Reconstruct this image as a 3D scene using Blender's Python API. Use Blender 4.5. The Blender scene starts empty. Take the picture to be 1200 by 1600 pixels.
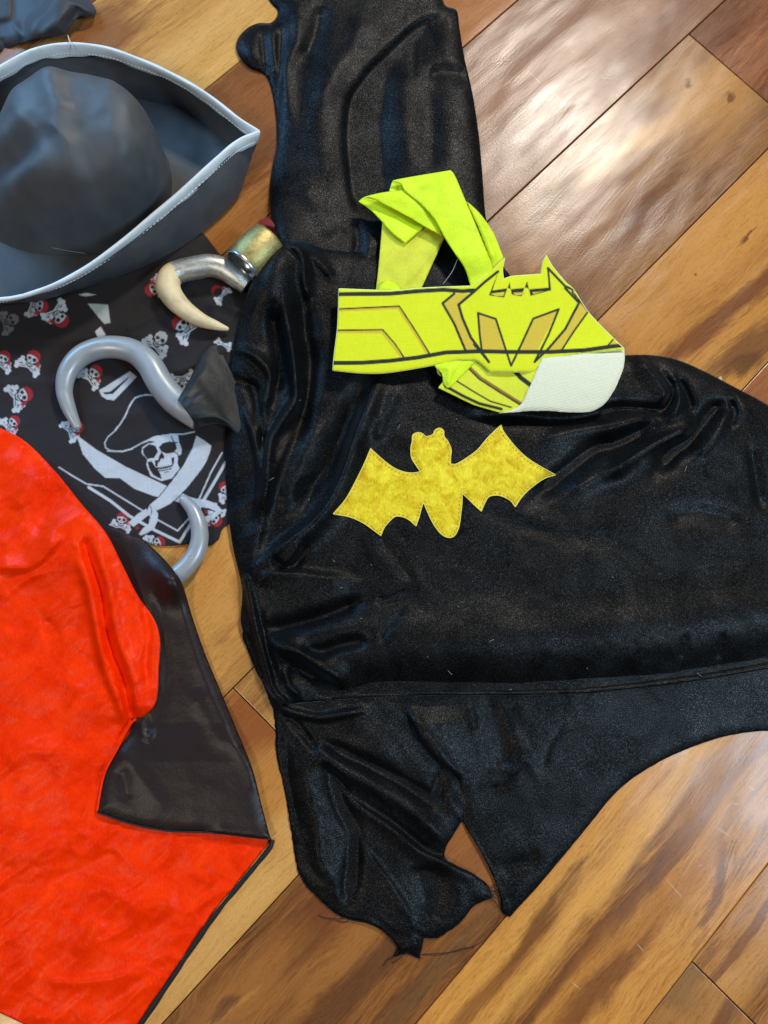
import bpy, math, random
import numpy as np
from mathutils import Matrix, Vector, geometry

random.seed(7)
C = bpy.context.scene.collection
scene = bpy.context.scene

# ------------------------------------------------------------------ camera
# a phone held about 0.8 m above the floor, tipped twelve degrees off straight down
F, TH, PHI, HC = 1250.0, math.radians(12), math.radians(22), 0.8
_n = np.array([math.sin(PHI), -math.cos(PHI)])
_D = np.array([-math.sin(TH)*_n[0], -math.sin(TH)*_n[1], math.cos(TH)])
_Y = np.array([0, -1.0, 0]); _Y = _Y - _D*(_Y @ _D); _Y /= np.linalg.norm(_Y)
_Z = -_D
_X = np.cross(_Y, _Z)
ROT = np.array([_X, _Y, _Z])                      # camera frame (x right, y down, z ahead) to the room

def P(px, py, z=0.0):
    """point of the room at height z seen at photograph position (px, py)"""
    px = np.asarray(px, float); py = np.asarray(py, float); z = np.asarray(z, float)
    r = np.stack([(px-600)/F, (py-800)/F, np.ones_like(px)], -1) @ ROT.T
    t = (HC - z)/(-r[..., 2])
    return np.stack([r[..., 0]*t, r[..., 1]*t, z + np.zeros_like(px)], -1)

cam = bpy.data.cameras.new("camera")
cam.sensor_fit = 'VERTICAL'; cam.sensor_height = 24; cam.lens = F/1600*24
cam.clip_start = 0.02; cam.clip_end = 50
camo = bpy.data.objects.new("camera", cam); C.objects.link(camo)
m = ROT @ np.array([[1, 0, 0], [0, -1, 0], [0, 0, -1.0]]).T
M4 = Matrix.Identity(4)
for i in range(3):
    for j in range(3):
        M4[i][j] = m[i][j]
M4.translation = (0, 0, HC)
camo.matrix_world = M4
scene.camera = camo

# ------------------------------------------------------------------ light: a room with ceiling lamps and a cool window
w = bpy.data.worlds.new("World"); scene.world = w; w.use_nodes = True
w.node_tree.nodes["Background"].inputs[0].default_value = (1.0, 0.93, 0.86, 1)
w.node_tree.nodes["Background"].inputs[1].default_value = 0.035

def area(name, loc, aim, sx, sy, power, col):
    l = bpy.data.lights.new(name, 'AREA'); l.shape = 'RECTANGLE'; l.size = sx; l.size_y = sy
    l.energy = power; l.color = col
    o = bpy.data.objects.new(name, l); C.objects.link(o); o.location = loc
    o.rotation_euler = (Vector(aim)-Vector(loc)).to_track_quat('-Z', 'Y').to_euler()
    return o
area("ceiling_lamp", (1.12, 2.40, 2.4), (0.1, 0.2, 0), 0.36, 0.36, 74, (1.0, 0.92, 0.81))
area("ceiling_lamp_near", (-1.25, -0.95, 2.4), (0.0, 0.1, 0), 0.4, 0.4, 24, (1.0, 0.88, 0.72))
area("window_light", (-1.15, 1.40, 0.85), (-0.3, 0.5, 0), 0.9, 0.9, 30, (0.26, 0.58, 1.0))
area("window_light_side", (1.66, -0.40, 1.9), (0.1, 0.1, 0), 0.6, 0.6, 42, (0.56, 0.79, 1.0))
scene.view_settings.view_transform = 'Standard'
scene.view_settings.look = 'None'
scene.view_settings.exposure = 0.0
scene.view_settings.gamma = 1.0
scene.render.film_transparent = False

# ------------------------------------------------------------------ numeric helpers
MM = 0.001

def seg_dist(p, poly):
    """distance, side (+ left of travel in image, y down) and position 0..1 along an open polyline"""
    p = np.asarray(p, float); poly = np.asarray(poly, float)
    best = np.full(len(p), 1e9); side = np.zeros(len(p)); tt = np.zeros(len(p))
    L = np.hypot(*(poly[1:]-poly[:-1]).T); cum = np.concatenate([[0], np.cumsum(L)]); tot = max(cum[-1], 1e-9)
    for i in range(len(poly)-1):
        a = poly[i]; d = poly[i+1]-a; l2 = d @ d
        if l2 < 1e-12: continue
        t = np.clip(((p-a) @ d)/l2, 0, 1)
        q = p-a-t[:, None]*d
        dist = np.hypot(q[:, 0], q[:, 1])
        k = dist < best
        best[k] = dist[k]
        side[k] = np.sign(d[1]*(p[k, 0]-a[0]) - d[0]*(p[k, 1]-a[1]))
        tt[k] = (cum[i]+t[k]*L[i])/tot
    return best, side, tt

def inside(p, poly):
    p = np.asarray(p, float); poly = np.asarray(poly, float)
    r = np.zeros(len(p), bool); n = len(poly)
    x, y = p[:, 0], p[:, 1]
    j = n-1
    for i in range(n):
        xi, yi = poly[i]; xj, yj = poly[j]
        if yi != yj:
            r ^= ((yi > y) != (yj > y)) & (x < (xj-xi)*(y-yi)/(yj-yi)+xi)
        j = i
    return r

def sdist(p, poly):
    q = np.vstack([poly, poly[:1]])
    d, _, _ = seg_dist(p, q)
    return np.where(inside(p, poly), d, -d)

def spline(pts, step, closed=True):
    """Catmull-Rom through pts; a point given as (x, y, 1) is a sharp corner"""
    P0 = [np.array(q[:2], float) for q in pts]; cor = [len(q) > 2 for q in pts]
    n = len(P0); out = []
    rng = range(n if closed else n-1)
    for i in rng:
        p1, p2 = P0[i], P0[(i+1) % n]
        p0 = P0[i-1] if (closed or i > 0) else 2*p1-p2
        p3 = P0[(i+2) % n] if (closed or i+2 < n) else 2*p2-p1
        if cor[i]: p0 = 2*p1-p2
        if cor[(i+1) % n]: p3 = 2*p2-p1
        l = np.hypot(*(p2-p1)); k = max(1, int(round(l/step)))
        for s in range(k):
            t = s/k
            out.append(0.5*((2*p1)+(p2-p0)*t+(2*p0-5*p1+4*p2-p3)*t*t+(3*p1-p0-3*p2+p3)*t**3))
    if not closed: out.append(P0[-1])
    return np.array(out)

def _h(ix, iy, s):
    v = np.sin(ix*127.1+iy*311.7+s*74.7)*43758.5453
    return v-np.floor(v)

def vnoise(x, y, s=0):
    ix = np.floor(x); iy = np.floor(y); fx = x-ix; fy = y-iy
    fx = fx*fx*fx*(fx*(fx*6-15)+10); fy = fy*fy*fy*(fy*(fy*6-15)+10)
    a = _h(ix, iy, s); b = _h(ix+1, iy, s); c = _h(ix, iy+1, s); d = _h(ix+1, iy+1, s)
    return (a+(b-a)*fx)+((c+(d-c)*fx)-(a+(b-a)*fx))*fy - 0.5

def fbm(p, scale, s=0, octaves=3, ax=1.0, ay=1.0, rot=0.0):
    c, sn = math.cos(rot), math.sin(rot)
    x = (p[:, 0]*c+p[:, 1]*sn)/scale*ax; y = (-p[:, 0]*sn+p[:, 1]*c)/scale*ay
    r = 0; a = 1
    for o in range(octaves):
        r = r + a*vnoise(x, y, s+o*3.1); x = x*2.03+5.2; y = y*2.03+1.7; a *= 0.5
    return r

def ridge(p, pts, w, h, wr=None, taper=True, smooth=True):
    """a fold crest (h > 0) or a crease (h < 0); w, wr: widths on the left and the right of its line"""
    line = spline(pts, 6, False) if smooth and len(pts) > 2 else np.array(pts, float)
    d, s, t = seg_dist(p, line)
    ww = np.where(s > 0, w, wr if wr is not None else w)
    r = h*np.exp(-(np.sqrt(d*d+1.5)/ww)**1.75)
    if taper: r = r*np.clip(np.minimum(t, 1-t)*5+0.25, 0, 1)
    return r

def step(p, pts, h, w, wide=60, smooth=True):
    """raises the left side of a line by h, with a steep flank, fading out over 'wide'"""
    line = spline(pts, 6, False) if smooth and len(pts) > 2 else np.array(pts, float)
    d, s, t = seg_dist(p, line)
    return h/(1+np.exp(-np.clip(s*d/w, -30, 30)))*np.exp(-(d/wide)**2)*np.clip(np.minimum(t, 1-t)*6+0.15, 0, 1)

def bump(p, x, y, rx, ry, h, a=0):
    c, sn = math.cos(a), math.sin(a)
    dx = p[:, 0]-x; dy = p[:, 1]-y
    u = (dx*c+dy*sn)/rx; v = (-dx*sn+dy*c)/ry
    return h*np.exp(-(u*u+v*v))

# ------------------------------------------------------------------ object helpers
def mesh_obj(name, verts, faces, mat, parent=None, smooth=True, loc=None):
    me = bpy.data.meshes.new(name)
    me.from_pydata([tuple(map(float, v)) for v in verts], [], [tuple(int(i) for i in f) for f in faces])
    me.validate(); me.update()
    if smooth:
        me.polygons.foreach_set("use_smooth", [True]*len(me.polygons))
    if mat: me.materials.append(mat)
    o = bpy.data.objects.new(name, me); C.objects.link(o)
    if parent: attach(o, parent)
    return o

def attach(o, parent):
    o.parent = parent
    o.matrix_parent_inverse = Matrix.Translation(-Vector(parent.location))

def tag(o, label=None, cat=None, group=None, kind=None):
    if label: o["label"] = label
    if cat: o["category"] = cat
    if group: o["group"] = group
    if kind: o["kind"] = kind
    return o

def thing(name, at, label, cat, group=None):
    o = bpy.data.objects.new(name, None); C.objects.link(o)
    o.location = tuple(float(v) for v in at); o.empty_display_size = 0.05
    return tag(o, label, cat, group)

def cloth(name, out, H, sp, mat, parent=None, under=None, paint=None, thick=1.0*MM, inset=1.6, rag=0.0, seed=0):
    """a sheet of cloth: outline in photograph positions, height H(points, distance to edge)"""
    out = spline(out, sp, True)
    if rag:
        nrm = np.roll(out, -1, 0)-np.roll(out, 1, 0); nrm = np.stack([-nrm[:, 1], nrm[:, 0]], 1)
        nrm /= np.maximum(np.hypot(*nrm.T), 1e-6)[:, None]
        out = out+nrm*(rag*(fbm(out, 7, seed, 2)+0.6*fbm(out, 26, seed+4, 2)))[:, None]
    area2 = np.sum(out[:, 0]*np.roll(out[:, 1], -1)-out[:, 1]*np.roll(out[:, 0], -1))
    if area2 < 0: out = out[::-1]
    x0, y0 = out.min(0); x1, y1 = out.max(0)
    xs = np.arange(x0, x1, sp); ys = np.arange(y0, y1, sp*0.866)
    gx, gy = np.meshgrid(xs, ys); gx = gx+(np.arange(len(ys)) % 2)[:, None]*sp*0.5
    g = np.stack([gx.ravel(), gy.ravel()], 1)
    sd = sdist(g, out)
    g = g[sd > sp*0.55]
    n = len(out)
    allp = np.vstack([out, g])
    edges = [(i, (i+1) % n) for i in range(n)]
    r = geometry.delaunay_2d_cdt([Vector((a, b)) for a, b in allp], edges, [], 1, 1e-5)
    pv = np.array([(v.x, v.y) for v in r[0]]); fs = [tuple(f) for f in r[2]]
    sd = np.maximum(sdist(pv, out), 0)
    z = H(pv, sd)
    W = P(pv[:, 0], pv[:, 1], z)
    # boundary loop of the triangulation
    cnt = {}
    for f in fs:
        for a, b in zip(f, f[1:]+f[:1]):
            cnt[(a, b)] = 1
    bd = [(a, b) for (a, b) in cnt if (b, a) not in cnt]
    bs = sorted({a for e in bd for a in e}); idx = {a: k+len(pv) for k, a in enumerate(bs)}
    bp = pv[bs]
    cen = np.array([geometry_inward(pv[a], out) for a in bs])
    q = bp+cen*inset
    zb = (under(q) if under is not None else np.maximum(z[bs]-thick, 0.0002))
    zb = np.minimum(zb, z[bs]-0.0003)
    W2 = P(q[:, 0], q[:, 1], zb)
    faces = list(fs)+[(b, a, idx[a], idx[b]) for a, b in bd]
    # faces must look up
    a, b, c = W[fs[0][0]], W[fs[0][1]], W[fs[0][2]]
    if np.cross(b-a, c-a)[2] < 0:
        faces = [tuple(reversed(f)) for f in faces]
    o = mesh_obj(name, np.vstack([W, W2]), faces, mat, parent)
    if paint is not None:
        col = paint(np.vstack([pv, bp]))
        at = o.data.color_attributes.new("print", 'FLOAT_COLOR', 'POINT')
        at.data.foreach_set("color", np.concatenate([col, np.ones((len(col), 1))], 1).astype(np.float32).ravel())
    return o

_inw = {}
def geometry_inward(pt, out):
    k = id(out)
    if k not in _inw:
        t = np.roll(out, -1, 0)-np.roll(out, 1, 0)
        nn = np.stack([-t[:, 1], t[:, 0]], 1); nn /= np.maximum(np.hypot(*nn.T), 1e-6)[:, None]
        _inw.clear(); _inw[k] = (out, nn)
    o, nn = _inw[k]
    i = np.argmin((o[:, 0]-pt[0])**2+(o[:, 1]-pt[1])**2)
    return nn[i]

def tube(pts, rad, seg=20, flat=1.0, cap=True, round_tip=True):
    """verts and faces of a round bar along 3-D points"""
    pts = np.asarray(pts, float); n = len(pts)
    T = np.gradient(pts, axis=0); T /= np.linalg.norm(T, axis=1)[:, None]
    up = np.array([0, 0, 1.0]); V = []; Fc = []
    N = np.cross(up, T[0]);
    if np.linalg.norm(N) < 1e-6: N = np.array([1.0, 0, 0])
    N /= np.linalg.norm(N)
    for i in range(n):
        N = N-T[i]*(N @ T[i]); N /= np.linalg.norm(N); B = np.cross(T[i], N)
        for k in range(seg):
            a = 2*math.pi*k/seg
            V.append(pts[i]+rad[i]*(math.cos(a)*N+flat*math.sin(a)*B))
    for i in range(n-1):
        for k in range(seg):
            a = i*seg+k; b = i*seg+(k+1) % seg
            Fc.append((a, b, b+seg, a+seg))
    if cap:
        for i, rev in ((0, True), (n-1, False)):
            V.append(pts[i]); c = len(V)-1
            for k in range(seg):
                a = i*seg+k; b = i*seg+(k+1) % seg
                Fc.append((b, a, c) if rev else (a, b, c))
    return V, Fc

def lathe(a, ax, prof, seg=36):
    """turned shape: prof is (distance along ax, radius)"""
    ax = np.asarray(ax, float)/np.linalg.norm(ax); N = np.cross(ax, [0, 0, 1.0]); N /= np.linalg.norm(N); B = np.cross(ax, N)
    V = []; Fc = []
    for t, r in prof:
        for k in range(seg):
            q = 2*math.pi*k/seg; V.append(a+ax*t+r*(math.cos(q)*N+math.sin(q)*B))
    for i in range(len(prof)-1):
        for k in range(seg):
            p0 = i*seg+k; p1 = i*seg+(k+1) % seg
            Fc.append((p0, p1, p1+seg, p0+seg))
    return V, Fc

def tip_round(pts, rad, k=6):
    """adds a hemispherical end at the start of a bar"""
    pts = np.asarray(pts, float); rad = np.asarray(rad, float)
    d = pts[0]-pts[1]; d /= np.linalg.norm(d)
    P2, R2 = [], []
    for i in range(k):
        a = math.pi/2*(1-i/k)
        P2.append(pts[0]+d*rad[0]*math.sin(a)); R2.append(max(rad[0]*math.cos(a), rad[0]*0.04))
    return np.vstack([P2, pts]), np.concatenate([R2, rad])

def resample3(pts, vals, n):
    """smooth 3-D path with radii through control points"""
    pts = np.asarray(pts, float); m_ = len(pts)
    full = np.hstack([pts, np.asarray(vals, float)[:, None]])
    out = []
    for i in range(m_-1):
        p1, p2 = full[i], full[i+1]
        p0 = full[i-1] if i else 2*p1-p2
        p3 = full[i+2] if i+2 < m_ else 2*p2-p1
        for s in range(n):
            t = s/n
            out.append(0.5*((2*p1)+(p2-p0)*t+(2*p0-5*p1+4*p2-p3)*t*t+(3*p1-p0-3*p2+p3)*t**3))
    out.append(full[-1]); out = np.array(out)
    return out[:, :3], out[:, 3]

# ------------------------------------------------------------------ materials
class MT:
    def __init__(s, name):
        s.m = bpy.data.materials.new(name); s.m.use_nodes = True
        s.t = s.m.node_tree; s.n = s.t.nodes; s.b = s.n["Principled BSDF"]
    def set(s, **k):
        for a, v in k.items():
            s.b.inputs[a.replace('_', ' ')].default_value = v
        return s
    def node(s, typ, **k):
        x = s.n.new(typ)
        for a, v in k.items():
            if isinstance(a, str) and hasattr(x, a) and a != 'inputs': setattr(x, a, v)
        return x
    def link(s, a, b): s.t.links.new(a, b)
    def noise(s, vec, scale, detail=3, rough=0.5, dist=0.0):
        x = s.n.new("ShaderNodeTexNoise"); x.inputs["Scale"].default_value = scale
        x.inputs["Detail"].default_value = detail; x.inputs["Roughness"].default_value = rough
        x.inputs["Distortion"].default_value = dist
        if vec is not None: s.link(vec, x.inputs["Vector"])
        return x
    def math(s, op, a, b=None, c=None, clamp=False):
        x = s.n.new("ShaderNodeMath"); x.operation = op; x.use_clamp = clamp
        for i, v in enumerate((a, b, c)):
            if v is None: continue
            if hasattr(v, 'node'): s.link(v, x.inputs[i])
            else: x.inputs[i].default_value = v
        return x.outputs[0]
    def ramp(s, fac, stops):
        x = s.n.new("ShaderNodeValToRGB"); e = x.color_ramp.elements
        while len(e) < len(stops): e.new(0.5)
        for k, (p, c) in enumerate(stops):
            e[k].position = p; e[k].color = (*c, 1) if len(c) == 3 else c
        s.link(fac, x.inputs[0]); return x.outputs[0]
    def mix(s, fac, a, b, mode='MIX'):
        x = s.n.new("ShaderNodeMix"); x.data_type = 'RGBA'; x.blend_type = mode
        for i, v in ((0, fac), (6, a), (7, b)):
            if hasattr(v, 'node'): s.link(v, x.inputs[i])
            else: x.inputs[i].default_value = v if i == 0 else (*v, 1)
        return x.outputs[2]
    def mapping(s, vec, rot=0, scale=(1, 1, 1), loc=(0, 0, 0)):
        x = s.n.new("ShaderNodeMapping"); x.inputs["Rotation"].default_value = (0, 0, rot)
        x.inputs["Scale"].default_value = scale; x.inputs["Location"].default_value = loc
        s.link(vec, x.inputs["Vector"]); return x.outputs[0]
    def pos(s):
        return s.n.new("ShaderNodeNewGeometry").outputs["Position"]
    def bump(s, height, dist, strength=1.0, prev=None):
        x = s.n.new("ShaderNodeBump"); x.inputs["Distance"].default_value = dist; x.inputs["Strength"].default_value = strength
        s.link(height, x.inputs["Height"])
        if prev is not None: s.link(prev, x.inputs["Normal"])
        return x.outputs[0]

def velvet(name, base, paler, sheen, tint, scale=1.0, spec=(0.10, 0.55), rough=0.5, spark=1.0, nap=1.0):
    """crushed velvet: short pile that lies different ways, with small glints"""
    m = MT(name); p = m.pos()
    pile = m.noise(m.mapping(p, 0.5, (1, 1, 1)), 24*scale, 5, 0.66, 0.8).outputs[0]
    grain = m.noise(p, 1000, 2, 0.7).outputs[0]
    fib = m.noise(m.mapping(p, 0.9, (800, 300, 500)), 1.0, 2, 0.6).outputs[0]
    f = m.math('ADD', m.math('MULTIPLY', pile, 0.65), m.math('MULTIPLY', fib, 0.35))
    col = m.ramp(f, [(0.36, base), (0.66, paler)])  # pile noise runs from the base to a paler tone of the cloth
    m.link(col, m.b.inputs["Base Color"])
    gl = m.ramp(grain, [(0.52, (0,)*3), (0.70, (1,)*3)])
    lev = m.ramp(f, [(0.36, (spec[0],)*3), (0.62, (spec[1],)*3)])
    sp = m.math('MULTIPLY', lev, m.math('ADD', 0.55, m.math('MULTIPLY', gl, 3.0*spark)))
    m.link(sp, m.b.inputs["Specular IOR Level"])
    m.set(Roughness=rough, Sheen_Weight=sheen, Sheen_Roughness=0.35, Sheen_Tint=(*tint, 1))
    b = m.bump(fib, 0.0005, 0.30*nap)
    b = m.bump(grain, 0.0006, 0.28*nap, b)
    b = m.bump(pile, 0.002, 0.12, b)
    m.link(b, m.b.inputs["Normal"])
    return m.m

def satin(name, base, rough, sheen, tint, weave=1400, spec=0.5, wrinkle=0.3, aniso=0.0):
    m = MT(name); p = m.pos()
    n1 = m.noise(p, 60, 4, 0.6).outputs[0]
    wv = m.noise(m.mapping(p, 0.6, (weave, weave*0.35, weave)), 1.0, 2, 0.6).outputs[0]
    col = m.ramp(m.math('ADD', m.math('MULTIPLY', n1, 0.5), m.math('MULTIPLY', wv, 0.5)),
                 [(0.35, tuple(c*0.8 for c in base)), (0.65, tuple(min(1, c*1.15) for c in base))])
    m.link(col, m.b.inputs["Base Color"])
    m.set(Roughness=rough, Sheen_Weight=sheen, Sheen_Roughness=0.4, Sheen_Tint=(*tint, 1), Specular_IOR_Level=spec)
    b = m.bump(wv, 0.0004, 0.4); b = m.bump(n1, 0.0025, wrinkle, b)
    m.link(b, m.b.inputs["Normal"])
    return m.m

def printed(name, rough=0.75, weave=1500, slub=0.12, sheen=0.1):
    m = MT(name); p = m.pos()
    a = m.n.new("ShaderNodeAttribute"); a.attribute_name = "print"
    wx = m.noise(m.mapping(p, 0.3, (weave, 90, weave)), 1.0, 2).outputs[0]
    wy = m.noise(m.mapping(p, 0.3, (90, weave, weave)), 1.0, 2).outputs[0]
    f = m.math('ADD', m.math('MULTIPLY', m.math('ADD', wx, wy), slub*2), 1-slub*2)
    col = m.mix(1.0, a.outputs["Color"], f, 'MULTIPLY')
    m.link(col, m.b.inputs["Base Color"])
    m.set(Roughness=rough, Sheen_Weight=sheen, Specular_IOR_Level=0.3)
    b = m.bump(m.math('ADD', wx, wy), 0.0003, 0.4)
    b = m.bump(m.noise(p, 70, 3).outputs[0], 0.002, 0.25, b)
    m.link(b, m.b.inputs["Normal"])
    return m.m

def plain(name, col, rough, metal=0.0, spec=0.5, var=0.1, bump=0.15, scale=120, fine=0.0, coat=0.0):
    m = MT(name); p = m.pos()
    n1 = m.noise(p, scale, 4, 0.6).outputs[0]
    c = m.ramp(n1, [(0.3, tuple(x*(1-var) for x in col)), (0.7, tuple(min(1, x*(1+var)) for x in col))])
    m.link(c, m.b.inputs["Base Color"])
    r = m.ramp(n1, [(0.3, (rough*0.85,)*3), (0.7, (min(1, rough*1.15),)*3)])
    m.link(r, m.b.inputs["Roughness"])
    m.set(Metallic=metal, Specular_IOR_Level=spec, Coat_Weight=coat)
    b = m.bump(n1, 0.001, bump)
    if fine: b = m.bump(m.noise(p, 1300, 2).outputs[0], 0.0005, fine, b)
    m.link(b, m.b.inputs["Normal"])
    return m.m

V_BLACK = velvet("black_velvet", (0.0008, 0.0008, 0.0009), (0.0026, 0.0028, 0.0031), 0.09, (0.5, 0.78, 1.0), spec=(0.08, 0.20), rough=0.47, spark=1.3)
V_YELLOW = velvet("yellow_velvet", (0.52, 0.30, 0.0), (0.88, 0.74, 0.03), 0.25, (1, 0.95, 0.4), 3.0, (0.1, 0.4), 0.6, 0.3)
S_RED = velvet("red_crushed_satin", (0.74, 0.018, 0.0), (0.96, 0.040, 0.0), 0.0, (1, 0.3, 0.2), 1.2, (0.05, 0.20), 0.40, 0.25, nap=0.35)
S_LINING = satin("black_satin_lining", (0.016, 0.0085, 0.0080), 0.40, 0.02, (1, 0.95, 0.95), 1500, 0.26, 0.3)
S_HEM = satin("black_hem_cloth", (0.010, 0.008, 0.009), 0.6, 0.1, (1, 0.95, 0.95), 1500, 0.3, 0.2)
S_CUFF = satin("black_cuff_cloth", (0.0065, 0.007, 0.0075), 0.5, 0.06, (0.9, 0.95, 1.0), 1500, 0.4, 0.3)
NEON = satin("neon_yellow_ribbon", (0.63, 0.80, 0.012), 0.55, 0.15, (1, 1, 0.5), 1600, 0.25, 0.12)
BELT = printed("printed_belt_felt", 0.8, 1300, 0.10)
BAND = printed("printed_bandana_cotton", 0.8, 1500, 0.16, 0.12)
def knit(name, col):
    m = MT(name); p = m.pos()
    ws = []
    for rot, sc in ((0.12, 250), (1.70, 210)):
        x = m.node("ShaderNodeTexWave"); x.inputs["Scale"].default_value = sc; x.inputs["Distortion"].default_value = 0.8
        x.inputs["Detail"].default_value = 2; m.link(m.mapping(p, rot), x.inputs["Vector"]); ws.append(x.outputs["Fac"])
    h = m.math('MULTIPLY', m.math('ADD', ws[0], ws[1]), 0.5)
    f = m.math('ADD', m.math('MULTIPLY', h, 0.7), m.math('MULTIPLY', m.noise(p, 300, 3).outputs[0], 0.3))
    m.link(m.ramp(f, [(0.25, tuple(c*0.78 for c in col)), (0.7, col)]), m.b.inputs["Base Color"])
    m.set(Roughness=0.9, Sheen_Weight=0.2, Specular_IOR_Level=0.1)
    m.link(m.bump(f, 0.0007, 0.7), m.b.inputs["Normal"])
    return m.m
FLEECE = knit("white_loop_fabric", (0.84, 0.82, 0.60)); _old = (lambda *a: None)("white_loop_fabric", (0.78, 0.80, 0.62), 0.9, 0.3, (1, 1, 0.9), 700, 0.1, 0.3)
HAT = plain("dark_grey_felt", (0.060, 0.066, 0.073), 0.58, 0, 0.5, 0.16, 0.14, 45, 0.35)
TRIM = plain("pale_grey_vinyl", (0.62, 0.68, 0.72), 0.45, 0, 0.5, 0.05, 0.10, 160)
STITCH = plain("white_stitch_thread", (0.62, 0.64, 0.66), 0.8)
SILVER = plain("silver_grey_plastic", (0.33, 0.35, 0.365), 0.36, 0.2, 0.5, 0.04, 0.04, 90, 0.05)
FOIL = plain("silver_metallic_paint", (0.62, 0.62, 0.58), 0.36, 0.85, 0.5, 0.18, 0.2, 300, 0.5)
IVORY = plain("aged_ivory_plastic", (0.70, 0.56, 0.33), 0.5, 0, 0.4, 0.24, 0.2, 42, 0.15)
GOLD = plain("gold_metallic_paint", (0.42, 0.34, 0.13), 0.40, 0.8, 0.5, 0.2, 0.25, 320, 0.6)
RIM = plain("silver_rim_metal", (0.5, 0.55, 0.6), 0.3, 0.9, 0.5, 0.1, 0.1, 200)
SCRAP = satin("dark_red_cloth", (0.22, 0.012, 0.012), 0.7, 0.2, (1, 0.6, 0.6))
NAVY = satin("navy_black_satin", (0.022, 0.026, 0.034), 0.55, 0.15, (0.7, 0.85, 1.0), 1500, 0.4, 0.15)
THREAD = plain("black_thread", (0.012, 0.011, 0.010), 0.8)
PALETHREAD = plain("pale_thread", (0.45, 0.45, 0.42), 0.7)
CRUMB = plain("wood_crumb", (0.55, 0.35, 0.18), 0.8)

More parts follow.
